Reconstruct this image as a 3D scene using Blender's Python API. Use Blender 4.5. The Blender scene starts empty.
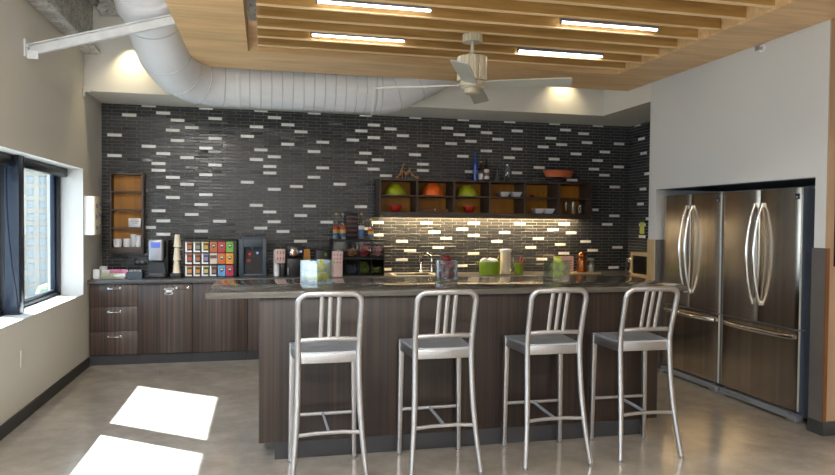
import bpy, bmesh, math, random
from mathutils import Vector, Matrix
R_ = random.Random(7)
sc = bpy.context.scene
COL = sc.collection
PI = math.pi

# ------------------------------------------------------------------ materials
def srgb(h):
    if isinstance(h, str):
        c = [int(h[i:i+2], 16)/255 for i in (0, 2, 4)]
    else:
        c = h
    return tuple(x/12.92 if x <= .04045 else ((x+.055)/1.055)**2.4 for x in c) + (1,)

class NT:
    def __init__(s, name):
        s.m = bpy.data.materials.new(name); s.m.use_nodes = True
        s.t = s.m.node_tree; s.n = s.t.nodes; s.b = s.n['Principled BSDF']; s.out = s.n['Material Output']
    def add(s, t, **k):
        n = s.n.new(t)
        for a, v in k.items():
            if a in n.inputs.keys(): n.inputs[a].default_value = v
            else: setattr(n, a, v)
        return n
    def link(s, a, b): s.t.links.new(a, b)
    def coords(s, scale=(1, 1, 1), loc=(0, 0, 0)):
        tc = s.add('ShaderNodeTexCoord'); mp = s.add('ShaderNodeMapping')
        mp.inputs['Scale'].default_value = scale; mp.inputs['Location'].default_value = loc
        s.link(tc.outputs['Object'], mp.inputs['Vector']); return mp.outputs['Vector']
    def noise(s, vec, scale=5, detail=4, rough=.5):
        n = s.add('ShaderNodeTexNoise'); n.inputs['Scale'].default_value = scale
        n.inputs['Detail'].default_value = detail; n.inputs['Roughness'].default_value = rough
        s.link(vec, n.inputs['Vector']); return n.outputs['Fac']
    def ramp(s, fac, stops):
        r = s.add('ShaderNodeValToRGB'); e = r.color_ramp.elements
        while len(e) < len(stops): e.new(.5)
        for el, (p, c) in zip(e, stops): el.position = p; el.color = c
        s.link(fac, r.inputs['Fac']); return r.outputs['Color']
    def mix(s, fac, a, b, mode='MIX'):
        m = s.add('ShaderNodeMix', data_type='RGBA', blend_type=mode)
        for sock, v in ((m.inputs[0], fac), (m.inputs[6], a), (m.inputs[7], b)):
            if hasattr(v, 'links'): s.link(v, sock)
            else: sock.default_value = v
        return m.outputs[2]
    def maprange(s, fac, a, b):
        m = s.add('ShaderNodeMapRange'); m.inputs['To Min'].default_value = a; m.inputs['To Max'].default_value = b
        s.link(fac, m.inputs['Value']); return m.outputs['Result']
    def bump(s, h, strength=.2, dist=.01):
        b = s.add('ShaderNodeBump'); b.inputs['Strength'].default_value = strength; b.inputs['Distance'].default_value = dist
        s.link(h, b.inputs['Height']); s.link(b.outputs['Normal'], s.b.inputs['Normal'])

def simple(name, col, rough=.5, metal=0, var=.08, scale=8, spec=None, coat=0):
    t = NT(name); c = srgb(col)
    f = t.noise(t.coords(), scale, 3)
    d = tuple(x*(1-var) for x in c[:3]) + (1,); l = tuple(min(1, x*(1+var)) for x in c[:3]) + (1,)
    t.link(t.ramp(f, [(.3, d), (.7, l)]), t.b.inputs['Base Color'])
    t.b.inputs['Roughness'].default_value = rough; t.b.inputs['Metallic'].default_value = metal
    if spec is not None: t.b.inputs['Specular IOR Level'].default_value = spec
    if coat: t.b.inputs['Coat Weight'].default_value = coat; t.b.inputs['Coat Roughness'].default_value = .08
    return t.m

def emis(name, col, strength):
    t = NT(name); t.b.inputs['Base Color'].default_value = srgb(col)
    t.b.inputs['Emission Color'].default_value = srgb(col); t.b.inputs['Emission Strength'].default_value = strength
    return t.m

def glass(name, tint=(1, 1, 1), rough=.0, ior=1.45):
    t = NT(name); t.b.inputs['Base Color'].default_value = tuple(tint) + (1,)
    t.b.inputs['Transmission Weight'].default_value = 1; t.b.inputs['Roughness'].default_value = rough
    t.b.inputs['IOR'].default_value = ior
    return t.m

def thin_glass(name, tint=(1, 1, 1), gloss=.1, rough=.02):
    t = NT(name); tr = t.add('ShaderNodeBsdfTransparent'); tr.inputs['Color'].default_value = tuple(tint) + (1,)
    gl = t.add('ShaderNodeBsdfGlossy'); gl.inputs['Roughness'].default_value = rough
    lw = t.add('ShaderNodeLayerWeight'); lw.inputs['Blend'].default_value = .25
    mr = t.maprange(lw.outputs['Facing'], gloss*.5, min(.8, gloss*4))
    mx = t.add('ShaderNodeMixShader'); t.link(mr, mx.inputs['Fac'])
    t.link(tr.outputs[0], mx.inputs[1]); t.link(gl.outputs[0], mx.inputs[2]); t.link(mx.outputs[0], t.out.inputs['Surface'])
    return t.m

def wood_light(name, a, b, c, axis='x', rough=.45):
    t = NT(name)
    s = {'x': (1.2, 14, 14), 'y': (14, 1.2, 14), 'z': (14, 14, 1.2)}[axis]
    v = t.coords(s); n1 = t.noise(v, 1.6, 6, .6)
    s2 = {'x': (.5, 3.5, 3.5), 'y': (3.5, .5, 3.5), 'z': (3.5, 3.5, .5)}[axis]
    n2 = t.noise(t.coords(s2), 1.3, 2)
    r = t.ramp(n1, [(.32, srgb(a)), (.5, srgb(b)), (.68, srgb(c))])
    r2 = t.ramp(n2, [(.35, (.86, .84, .8, 1)), (.65, (1.08, 1.08, 1.08, 1))])
    t.link(t.mix(1.0, r, r2, 'MULTIPLY'), t.b.inputs['Base Color'])
    t.b.inputs['Roughness'].default_value = rough
    return t.m

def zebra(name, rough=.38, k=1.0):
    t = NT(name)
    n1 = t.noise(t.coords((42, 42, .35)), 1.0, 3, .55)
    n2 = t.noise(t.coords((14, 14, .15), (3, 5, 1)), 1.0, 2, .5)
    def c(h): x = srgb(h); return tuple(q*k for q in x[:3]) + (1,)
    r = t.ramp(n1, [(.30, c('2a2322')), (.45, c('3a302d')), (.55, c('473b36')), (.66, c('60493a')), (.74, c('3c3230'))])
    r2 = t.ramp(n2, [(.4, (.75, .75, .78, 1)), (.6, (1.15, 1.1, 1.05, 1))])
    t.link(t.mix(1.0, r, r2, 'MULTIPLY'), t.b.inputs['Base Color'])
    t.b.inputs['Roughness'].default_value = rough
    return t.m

def wall_paint(name, col, rough=.6):
    t = NT(name); c = srgb(col)
    f = t.noise(t.coords(), 1.2, 3)
    t.link(t.ramp(f, [(.3, tuple(x*.96 for x in c[:3]) + (1,)), (.7, c)]), t.b.inputs['Base Color'])
    t.bump(t.noise(t.coords(), 180, 2), .06, .002)
    t.b.inputs['Roughness'].default_value = rough
    return t.m

def concrete_floor():
    t = NT('polished_concrete')
    v = t.coords()
    n1 = t.noise(v, .8, 6, .6); n2 = t.noise(v, 6, 8, .65); n3 = t.noise(v, 220, 2, .5)
    r = t.ramp(n1, [(.32, srgb('8b857c')), (.5, srgb('98928a')), (.68, srgb('a8a39b'))])
    r2 = t.ramp(n2, [(.3, (.78, .77, .75, 1)), (.7, (1.12, 1.12, 1.12, 1))])
    r3 = t.ramp(n3, [(.35, (.9, .9, .9, 1)), (.65, (1.06, 1.06, 1.06, 1))])
    c = t.mix(1.0, t.mix(1.0, r, r2, 'MULTIPLY'), r3, 'MULTIPLY')
    t.link(c, t.b.inputs['Base Color'])
    t.link(t.maprange(n2, .07, .2), t.b.inputs['Roughness'])
    t.b.inputs['Specular IOR Level'].default_value = .6
    t.b.inputs['Coat Weight'].default_value = .35; t.b.inputs['Coat Roughness'].default_value = .12
    t.bump(n1, .05, .01)
    return t.m

def stainless():
    t = NT('brushed_stainless')
    v = t.coords((30, 30, .25)); n = t.noise(v, 1.3, 4, .6)
    n2 = t.noise(t.coords((5, 5, .12)), 1.0, 2)
    t.link(t.mix(1.0, t.ramp(n2, [(.35, srgb('b8ac9c')), (.65, srgb('e2d8ca'))]), t.ramp(n, [(.3, (.88, .88, .88, 1)), (.7, (1.05, 1.05, 1.05, 1))]), 'MULTIPLY'), t.b.inputs['Base Color'])
    t.b.inputs['Metallic'].default_value = 1
    t.link(t.maprange(n, .17, .27), t.b.inputs['Roughness'])
    t.bump(n2, .04, .02)
    return t.m

def brushed(name, col, rough=.36):
    t = NT(name); n = t.noise(t.coords((60, 60, 6)), 2, 3)
    c = srgb(col)
    t.link(t.ramp(n, [(.3, tuple(x*.9 for x in c[:3]) + (1,)), (.7, c)]), t.b.inputs['Base Color'])
    t.b.inputs['Metallic'].default_value = 1; t.link(t.maprange(n, rough-.06, rough+.08), t.b.inputs['Roughness'])
    return t.m

def quartz():
    t = NT('grey_quartz')
    n = t.noise(t.coords(), 240, 2); n2 = t.noise(t.coords(), 3, 4)
    r = t.ramp(n, [(.3, srgb('4e4b46')), (.6, srgb('5c5954')), (.75, srgb('6b6760'))])
    t.link(t.mix(.25, r, t.ramp(n2, [(.3, srgb('4c4944')), (.7, srgb('625e58'))])), t.b.inputs['Base Color'])
    t.b.inputs['Roughness'].default_value = .085; t.b.inputs['Specular IOR Level'].default_value = .65
    return t.m

def fireproofing():
    t = NT('sprayed_fireproofing')
    n = t.noise(t.coords(), 9, 3, .6); n2 = t.noise(t.coords(), 42, 3, .65)
    t.link(t.mix(1.0, t.ramp(n, [(.35, srgb('b4b4b3')), (.65, srgb('dcdcda'))]), t.ramp(n2, [(.33, (.35, .35, .35, 1)), (.46, (1, 1, 1, 1))]), 'MULTIPLY'), t.b.inputs['Base Color'])
    t.b.inputs['Roughness'].default_value = .95
    t.bump(n2, .7, .02)
    return t.m

def tile(name, a, b, rough):
    t = NT(name); n = t.noise(t.coords((6, 6, 26)), 1.0, 3)
    t.link(t.ramp(n, [(.3, srgb(a)), (.7, srgb(b))]), t.b.inputs['Base Color'])
    t.b.inputs['Roughness'].default_value = rough; t.b.inputs['Specular IOR Level'].default_value = .55
    return t.m

def facade():
    t = NT('tower_concrete')
    v = t.coords()
    n = t.noise(v, .05, 3)
    t.link(t.ramp(n, [(.3, srgb('8e867a')), (.7, srgb('a29a8c'))]), t.b.inputs['Base Color'])
    t.b.inputs['Roughness'].default_value = .8
    return t.m

MT = {}
MT['wall'] = wall_paint('warm_white_paint', 'd2cfc7')
MT['wall_r'] = wall_paint('white_paint', 'cbcccd')
MT['reveal'] = wall_paint('bright_white_paint', 'cfcfcd')
MT['tan'] = wall_paint('tan_paint', 'a98f74')
MT['soffit'] = wall_paint('soffit_paint', 'd6d4ce')
MT['deck'] = wall_paint('ceiling_deck_paint', 'cfcfcb')
MT['dark_base'] = simple('charcoal_rubber_base', '35363a', .55)
MT['floor'] = concrete_floor()
MT['oak'] = wood_light('pale_oak', 'cfa878', 'd9b586', 'e2c396', 'x')
MT['oak_y'] = wood_light('pale_oak_cross', 'cfa878', 'd9b586', 'e2c396', 'y')
MT['slat'] = wood_light('honey_oak', '9c7540', 'ae884e', 'bd9860', 'x')
MT['oak_lit'] = wood_light('lit_oak_edge', 'dcbf92', 'e4c99e', 'ead2aa', 'x')  # paler copy for slat undersides, light from below put into the colour
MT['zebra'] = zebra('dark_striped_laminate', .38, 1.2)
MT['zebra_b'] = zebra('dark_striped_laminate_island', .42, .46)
MT['darkwood'] = simple('dark_walnut_laminate', '43362f', .45, var=.15, scale=20)
MT['amber'] = wood_light('amber_back_panel', 'a86a0c', 'b57816', 'be8222', 'z', .5)
MT['quartz'] = quartz()
MT['counter'] = simple('charcoal_laminate', '504e50', .3)
MT['steel'] = stainless()
MT['alu'] = brushed('brushed_aluminium', 'c2c5ca', .36)
MT['alu_seat'] = simple('seat_aluminium', 'b9c2ce', .42, .55, .04)
MT['chrome'] = brushed('polished_chrome', 'e8e8e8', .1)
MT['nickel'] = simple('satin_nickel_paint', 'cfc8b4', .38, .35, .04)
MT['blade'] = simple('silver_blade_paint', 'bfc0ba', .4, .2, .03)
MT['duct'] = simple('white_duct_paint', 'd8dbe2', .42, 0, .03, 2)
MT['seam'] = simple('duct_seam_paint', 'c0c3ca', .5)
MT['strut'] = simple('white_steel_paint', 'd4d8dc', .5, 0, .1, 12)
MT['fire'] = fireproofing()
MT['navy'] = simple('navy_aluminium', '222c3c', .35, .3)
MT['navyd'] = simple('dark_navy_aluminium', '14161f', .4, .2)
MT['black'] = simple('black_plastic', '17181b', .4)
MT['blackg'] = simple('gloss_black_plastic', '101114', .18)
MT['slate'] = simple('slate_blue_plastic', '3a4652', .45)
MT['slated'] = simple('dark_slate_plastic', '20262f', .35)
MT['grey'] = simple('mid_grey_plastic', '777a80', .45)
MT['white'] = simple('white_plastic', 'ecedf0', .4, 0, .02)
MT['ceramic'] = simple('white_ceramic', 'e4e6ea', .25, 0, .02)
MT['cup'] = simple('cream_paper', 'ddd3bd', .6)
MT['silver'] = simple('silver_plastic', '9a9da6', .3, .5)
MT['screen'] = emis('lit_blue_screen', '4c63b4', .2)
MT['red'] = simple('red_glaze', 'b02418', .3)
MT['orange'] = simple('orange_glaze', 'ee6a1e', .35)
MT['orange_u'] = simple('orange_plastic', 'e05a2a', .4)
MT['lime'] = simple('lime_glaze', 'a9b51c', .35)
MT['green'] = simple('leaf_green_enamel', '7f9c22', .4)
MT['terra'] = simple('terracotta', 'c0623a', .6)
MT['wicker'] = simple('wood_bead', 'b98a5a', .5)
MT['pink'] = simple('pink_paper', 'e58ab8', .6)
MT['yellow'] = simple('pale_yellow_paper', 'e4e2bc', .6)
MT['paper'] = simple('white_paper', 'e8e8ea', .6)
MT['rose'] = simple('pale_rose_card', 'd8b8b0', .6)
MT['plum'] = simple('plum_print', '6a4a4c', .6)
MT['post'] = simple('yellow_note_paper', 'c9cc62', .7)
MT['led'] = emis('led_white', 'fff6ea', 9)
MT['warmled'] = emis('led_warm', 'ffdba0', 6)
MT['redlamp'] = emis('red_indicator', 'd02a1a', .25)
MT['bluelamp'] = emis('blue_indicator', '7f9fd8', .35)
MT['clear'] = thin_glass('clear_acrylic', (.93, .95, .95), .12)
MT['pane'] = thin_glass('window_glass', (.86, .93, .97), .08, .0)
def vase_mat():
    t = NT('clear_glass_sheen'); tr = t.add('ShaderNodeBsdfTransparent'); tr.inputs['Color'].default_value = (.93, .97, .98, 1)
    gl = t.add('ShaderNodeBsdfGlossy'); gl.inputs['Roughness'].default_value = .06
    di = t.add('ShaderNodeBsdfTranslucent'); di.inputs['Color'].default_value = (.92, .96, 1, 1)  # milky bluish white imitates window light reflected on the glass
    lw = t.add('ShaderNodeLayerWeight'); lw.inputs['Blend'].default_value = .3
    a = t.add('ShaderNodeMixShader'); t.link(t.maprange(lw.outputs['Facing'], .08, .75), a.inputs['Fac']); t.link(tr.outputs[0], a.inputs[1]); t.link(gl.outputs[0], a.inputs[2])
    b = t.add('ShaderNodeMixShader'); t.link(t.maprange(t.noise(t.coords((9, 9, 3)), 2, 2), -.02, .16), b.inputs['Fac']); t.link(a.outputs[0], b.inputs[1]); t.link(di.outputs[0], b.inputs[2])
    t.link(b.outputs[0], t.out.inputs['Surface'])
    return t.m
MT['vase'] = vase_mat()
MT['blueglass'] = simple('cobalt_glass', '1c3f9c', .08, 0, .1, 8, .8)
MT['brownglass'] = simple('dark_brown_glass', '26130d', .1, 0, .1, 8, .8)
MT['clearb'] = thin_glass('bottle_glass', (.8, .84, .84), .22)
MT['label_w'] = simple('bottle_label_white', 'd9d4d6', .6)
MT['label_r'] = simple('bottle_label_red', 'b04438', .6)
MT['label_y'] = simple('bottle_label_yellow', 'c9a650', .6)
MT['label_b'] = simple('bottle_label_blue', '46679c', .6)
MT['syrup'] = simple('amber_syrup', '6a2a12', .15)
MT['goldcap'] = simple('gold_cap', 'c9a03c', .35, .6)
MT['amberj'] = simple('amber_jar', '8a5228', .22, .8)
MT['pear'] = simple('pear_skin', 'c4c024', .35, 0, .12, 14)
MT['apple_g'] = simple('green_apple_skin', 'a8b83a', .3, 0, .12, 14)
MT['apple_r'] = simple('dark_red_apple_skin', '640e18', .25, 0, .25, 14)
MT['stem'] = simple('fruit_stem', '4a3420', .7)
MT['candy_r'] = simple('red_candy', 'b23038', .35, 0, .3, 60)
MT['candy_p'] = simple('pink_candy', 'd88a98', .4, 0, .25, 60)
MT['candy_t'] = simple('tan_candy', 'b57a50', .45, 0, .25, 60)
MT['candy_g'] = simple('green_candy', '66762e', .4, 0, .25, 60)
MT['candy_k'] = simple('dark_candy', '3c3038', .4, 0, .25, 60)
MT['candy_b'] = simple('blue_grey_candy', '5a6478', .4, 0, .3, 60)
MT['candy_w'] = simple('pale_candy', 'b8b0a8', .4, 0, .2, 60)
MT['plywood'] = wood_light('plywood_edge', '6a4426', '744b2b', '7e5432', 'z', .5)
MT['grey_lam'] = simple('grey_brown_laminate', '5d5a59', .35, 0, .1, 4)
MT['tan_and_sheen'] = simple('tan_and_warm_reflection', 'b39a72', .4)  # painted warm reflection on corner panel and microwave; the tray's own tan
MT['recess'] = simple('blue_grey_recess_paint', '4c5462', .6)
MT['facade'] = facade()
MT['fwin'] = simple('tower_window_glass', '8a9296', .85)
MT['outgreen'] = simple('distant_tree_leaf', '7f9270', .9, 0, .3, .2)
MT['outground'] = simple('street_grey', '8e8e88', .9)
MT['t0'] = tile('charcoal_tile_a', '2f3236', '383b3f', .2)
MT['t1'] = tile('charcoal_tile_b', '2c2f33', '363a3e', .24)
MT['t2'] = tile('charcoal_tile_c', '34363a', '3f4145', .22)
MT['tw'] = tile('white_tile', 'f3f3f0', 'fafaf8', .22)
MT['grout'] = simple('grey_grout', '827d75', .85)

# ------------------------------------------------------------------ mesh builder
class MB:
    def __init__(s): s.bm = bmesh.new(); s.mi = 0
    def _new(s, verts): return verts
    def box(s, c, d, bev=0, rot=None, seg=2):
        r = bmesh.ops.create_cube(s.bm, size=1)
        vs = r['verts']
        fs = list({f for v in vs for f in v.link_faces})
        M = Matrix.Translation(c) @ (rot.to_4x4() if rot is not None else Matrix()) @ Matrix.Diagonal((d[0], d[1], d[2], 1))
        bmesh.ops.transform(s.bm, matrix=M, verts=vs)
        for f in fs: f.material_index = s.mi
        if bev > 0:
            es = list({e for v in vs for e in v.link_edges})
            rr = bmesh.ops.bevel(s.bm, geom=es, offset=min(bev, min(d)*.45), segments=seg, affect='EDGES', profile=.5)
            for f in rr['faces']: f.material_index = s.mi
        return s
    def b2(s, x0, x1, y0, y1, z0, z1, bev=0):
        return s.box(((x0+x1)/2, (y0+y1)/2, (z0+z1)/2), (abs(x1-x0), abs(y1-y0), abs(z1-z0)), bev)
    def loft(s, rings, cap0=True, cap1=True, closed=False):
        vr = [[s.bm.verts.new(p) for p in r] for r in rings]
        n = len(rings[0]); fs = []
        seq = list(range(len(vr)-1)) + ([len(vr)-1] if closed else [])
        for i in seq:
            a, b = vr[i], vr[(i+1) % len(vr)]
            for j in range(n):
                fs.append(s.bm.faces.new((a[j], a[(j+1) % n], b[(j+1) % n], b[j])))
        if not closed:
            if cap0: fs.append(s.bm.faces.new(list(reversed(vr[0]))))
            if cap1: fs.append(s.bm.faces.new(vr[-1]))
        for f in fs: f.material_index = s.mi
        return s
    def tube(s, pts, r, seg=10, closed=False, up=None, square=False):
        P = [Vector(p) for p in pts]; n = len(P)
        rs = r if isinstance(r, list) else [r]*n
        rs = [(q, q) if not isinstance(q, tuple) else q for q in rs]
        T = []
        for i in range(n):
            a = P[i-1] if (i > 0 or closed) else P[i]
            b = P[(i+1) % n] if (i < n-1 or closed) else P[i]
            T.append((b-a).normalized())
        u = Vector(up) if up else (Vector((0, 0, 1)) if abs(T[0].z) < .9 else Vector((0, 1, 0)))
        N = (u - T[0]*u.dot(T[0])).normalized(); rings = []
        for i in range(n):
            N = (N - T[i]*N.dot(T[i])).normalized(); B = T[i].cross(N)
            ring = []
            for k in range(seg):
                th = 2*PI*k/seg + (PI/seg if square else 0)
                ca, sa = math.cos(th), math.sin(th)
                if square:
                    q = 4.0; den = (abs(ca)**q + abs(sa)**q)**(1/q); ca /= den; sa /= den
                ring.append(P[i] + N*rs[i][0]*ca + B*rs[i][1]*sa)
            rings.append(ring)
        return s.loft(rings, closed=closed)
    def lathe(s, prof, c=(0, 0, 0), seg=20, M=None, sx=1, sy=1):
        rings = []
        for r, z in prof:
            rings.append([Vector((max(r, 1e-4)*math.cos(2*PI*k/seg)*sx, max(r, 1e-4)*math.sin(2*PI*k/seg)*sy, z)) for k in range(seg)])
        c = Vector(c)
        rings = [[(M @ p if M is not None else p) + c for p in ring] for ring in rings]
        return s.loft(rings)
    def cyl(s, a, b, r, seg=14, r2=None):
        return s.tube([a, b], [r, r if r2 is None else r2], seg)
    def prism(s, poly, h0, h1, axis='z'):
        def m(p, h): return {'z': (p[0], p[1], h), 'y': (p[0], h, p[1]), 'x': (h, p[0], p[1])}[axis]
        return s.loft([[Vector(m(p, h0)) for p in poly], [Vector(m(p, h1)) for p in poly]])
    def ball(s, c, r, seg=8, sc_=(1, 1, 1)):
        res = bmesh.ops.create_uvsphere(s.bm, u_segments=seg, v_segments=max(4, seg*2//3), radius=r, matrix=Matrix.Translation(c) @ Matrix.Diagonal((*sc_, 1)))
        for f in {f for v in res['verts'] for f in v.link_faces}: f.material_index = s.mi
        return s
    def build(s, name, mats, parent=None, smooth=35):
        bmesh.ops.recalc_face_normals(s.bm, faces=s.bm.faces[:])
        me = bpy.data.meshes.new(name); 
        root = parent
        if parent is not None:
            while root.parent is not None: root = root.parent
            Mi = (Matrix.Translation(root.location) @ root.rotation_euler.to_matrix().to_4x4()).inverted()
            if not root.get('_local'): bmesh.ops.transform(s.bm, matrix=Mi, verts=s.bm.verts[:])
        for f in s.bm.faces: f.smooth = True
        s.bm.to_mesh(me); s.bm.free()
        me.set_sharp_from_angle(angle=math.radians(smooth))
        if not isinstance(mats, (list, tuple)): mats = [mats]
        for m in mats: me.materials.append(MT[m] if isinstance(m, str) else m)
        o = bpy.data.objects.new(name, me); COL.objects.link(o); o.parent = parent
        return o

def tag(o, label, cat, group=None):
    o['label'] = label; o['category'] = cat
    if group: o['group'] = group
    return o
def thing(name, label, cat, loc=(0, 0, 0), group=None, rz=0, local=False):
    o = bpy.data.objects.new(name, None); o.empty_display_size = .05
    o.location = loc; o.rotation_euler = (0, 0, rz); COL.objects.link(o)
    tag(o, label, cat, group)
    if local: o['_local'] = 1
    return o
def struct(o): o['kind'] = 'structure'; return o
def part_label(o, s): o['label'] = s; return o
def copy_tree(o, parent=None):
    c = o.copy(); COL.objects.link(c); c.parent = parent
    for ch in [x for x in o.children]: copy_tree(ch, c)
    return c

# ------------------------------------------------------------------ dimensions
W, H = 6.43, 2.778          # tile wall width, soffit height
WX = 5.6555                 # fridge wall plane
BY = -.72                   # bulkhead plane
CEIL = 4.0
CT = .885                   # back counter top
IT = 1.067                  # island top
YN = -12.0

# ------------------------------------------------------------------ setting
struct(MB().b2(-.35, 9.5, YN, .3, -.2, 0).build('floor', 'floor'))
struct(MB().b2(-.35, 9.5, YN, .3, CEIL, CEIL+.2).build('ceiling', 'deck'))
# left wall with the window opening
WY0, WY1, WZ0, WZ1, WT = -.775, -3.60, .752, 2.005, .32
m = MB()
EXTRA = [(-4.35, -7.15), (-7.9, -10.7)]
ys = [.3, WY0, WY1] + [q for e in EXTRA for q in e] + [YN]
for k in range(0, len(ys), 2): m.b2(-WT, 0, ys[k], ys[k+1], 0, CEIL)
for k in range(1, len(ys)-1, 2): m.b2(-WT, 0, ys[k], ys[k+1], 0, WZ0); m.b2(-WT, 0, ys[k], ys[k+1], WZ1, CEIL)
struct(m.build('wall_left', 'wall'))
m = MB(); t_ = .006
m.b2(-.2, t_*.3, WY0-.001, WY0-t_, WZ0, WZ1); m.b2(-.2, t_*.3, WY1+.001, WY1+t_, WZ0, WZ1)
m.b2(-.2, t_*.3, WY0-t_, WY1+t_, WZ0, WZ0+t_); m.b2(-.2, t_*.3, WY0-t_, WY1+t_, WZ1-t_, WZ1)
rv = struct(m.build('trim_1', 'reveal'))
# back wall: tiles laid in thirds, the white ones where the photograph has them
WHITE = {24: [62, 122], 25: [81], 27: [66, 102], 29: [84, 108], 30: [68, 116], 31: [75, 99, 123], 32: [107], 33: [42, 66, 90, 114], 34: [53, 77, 101], 35: [12, 60, 84], 36: [20, 38, 74, 92, 110], 37: [9, 33, 57, 81, 105], 39: [12, 24, 36, 48, 60, 72, 84, 96, 108, 120], 41: [18, 42], 42: [11, 35, 122], 44: [20, 32, 44, 56, 116], 46: [14], 47: [21], 49: [12, 36], 50: [17, 41], 51: [30, 51], 52: [14, 122], 53: [21, 45], 54: [11, 35, 62, 110], 56: [11, 23, 35, 47, 59, 71, 83, 95, 119], 58: [2, 17, 32, 56, 71, 101, 116], 59: [12, 36, 60, 123], 61: [9, 21, 33, 45, 57, 69, 81, 93, 105, 117], 63: [15, 39, 63, 87, 111], 64: [2, 23, 47, 71, 95, 119], 65: [30, 54, 78, 102], 66: [14, 59, 83, 107], 67: [18, 42, 66, 90, 114, 123], 68: [32, 56, 80, 104], 69: [15, 39, 63, 87], 70: [5, 23, 59, 77, 95, 113], 71: [12, 36, 84, 108], 73: [9, 21, 33, 45, 57, 69, 81, 93, 105, 117]}
SIDE = {73: [3], 68: [5], 63: [6], 56: [8], 58: [11], 51: [6], 46: [5], 41: [9], 39: [6], 35: [6], 27: [6]}
RP, RA, CP, CA = .03774, .0196, .05077, .0306
def tiles(name, length, white, place, back):
    m = MB(); m.mi = 4; back(m)
    for r in range(23, 74):
        zc = RA + RP*r; z0 = zc - RP/2 + .0026; z1 = min(zc + RP/2 - .0026, H - .002)
        off = 0 if r % 2 else 2
        for k in range(-1, 45):
            c = off + 3*k
            xc = CA + CP*c; x0 = max(xc - 1.5*CP + .0030, .001); x1 = min(xc + 1.5*CP - .0030, length - .001)
            if x1 - x0 < .01: continue
            m.mi = 3 if c in white.get(r, []) else R_.choice([0, 0, 1, 1, 2])
            d, e = .005 + R_.uniform(-.0004, .0004), .0022
            tx, tz = R_.uniform(-.0007, .0007), R_.uniform(-.0006, .0006)
            ring = lambda dd, ee, q=0: [place(x0+ee, dd-q*tx-q*tz, z0+ee), place(x1-ee, dd+q*tx-q*tz, z0+ee), place(x1-ee, dd+q*tx+q*tz, z1-ee), place(x0+ee, dd-q*tx+q*tz, z1-ee)]
            m.loft([ring(.0, 0), ring(d-.0015, 0), ring(d, e, 1)], cap0=False)
    return struct(m.build(name, ['t0', 't1', 't2', 'tw', 'grout'], smooth=20))
tiles('wall_back', W, WHITE, lambda x, d, z: Vector((x, -d, z)), lambda m: m.b2(0, W, 0, .2, .0, CEIL))
tiles('wall_niche', 1.705, SIDE, lambda x, d, z: Vector((W-d, -x, z)), lambda m: m.b2(W, W+.2, .2, -1.705, 0, H+.1))
# right wall: stud beside the niche, head over the fridges, pier
OY0, OY1, OZ, NY, NX = -1.83, -3.852, 1.858, -3.952, -1.705
m = MB()
m.b2(WX, W+.2, NX, NY, OZ, CEIL); m.b2(WX, W+.2, NX, OY0, 0, OZ); m.b2(WX, W+.2, OY1, NY, 0, OZ)
m.b2(W+.02, W+.2, OY0, OY1, 0, OZ)
struct(m.build('wall_right', 'wall_r'))
m = MB()
m.b2(WX+.008, W+.02, OY0-.001, OY1+.001, OZ-.006, OZ-.001); m.b2(WX+.012, W+.02, OY1+.001, OY1+.006, 0, OZ-.006)
struct(m.build('trim_2', 'recess'))
m = MB(); m.b2(WX, 9.5, NY+.0, NY-.012, 0, CEIL)
struct(m.build('wall_end', 'tan'))
m = MB(); m.b2(WX-.012, WX-.001, OY1+.006, NY-.018, .10, 1.345); struct(m.build('trim_3', 'grey_lam'))
m = MB(); m.b2(WX-.014, WX+.014, NY-.0185, NY-.030, .10, 1.345); struct(m.build('trim_4', 'plywood'))
m = MB(); m.b2(WX-.012, WX-.001, NX-.001, OY0+.004, .1, 1.345); struct(m.build('trim_5', 'tan_and_sheen'))  # same laminate as the pier, coloured tan for the warm light it reflects
m = MB(); m.b2(WX+.002, WX+.5, OY0-.001, OY0-.012, .02, 1.345); struct(m.build('trim_6', 'grey_lam'))
# bases
m = MB(); m.b2(.001, .014, -.60, YN+.1, 0, .098, .004); struct(m.build('baseboard_left', 'dark_base'))
m = MB(); m.b2(WX-.016, WX-.001, OY1+.01, NY-.03, 0, .10, .004); m.b2(WX-.016, 9.4, NY-.013, NY-.034, 0, .10, .004); struct(m.build('baseboard_right', 'dark_base'))
# bulkhead and soffit
m = MB(); m.b2(0.001, WX-.0005, BY, BY+.12, H, CEIL); m.b2(0.001, WX, BY+.12, -.001, H, H+.12); m.b2(WX, W, BY+.12, -.001, H, H+.12); m.b2(WX+.121, W, NX, BY+.12, H, H+.12); m.b2(WX, WX+.12, NX, BY+.12, H, CEIL)
struct(m.build('ceiling_soffit', 'soffit'))
m = MB(); m.b2(.003, .062, BY-.04, BY-.002, 2.76, 2.80, .004); m.b2(.003, .02, BY-.06, BY-.002, 2.72, 2.80, .004); struct(m.build('trim_7', 'reveal'))
# sprayed steel beams above
m = MB(); m.b2(.005, .155, BY-.002, -8, 3.14, 3.19, .012); m.b2(.012, .085, BY-.002, -8, 3.19, 3.62, .01); m.b2(.005, .155, BY-.002, -8, 3.62, 3.67, .012)
struct(m.build('ceiling_beam', 'fire'))
m = MB(); m.b2(.16, 5.6, BY-.002, BY-.16, 3.53, 3.60, .012); m.b2(.16, 5.6, BY-.002, BY-.09, 3.60, 3.99, .01)
struct(m.build('ceiling_beam', 'fire'))

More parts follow.
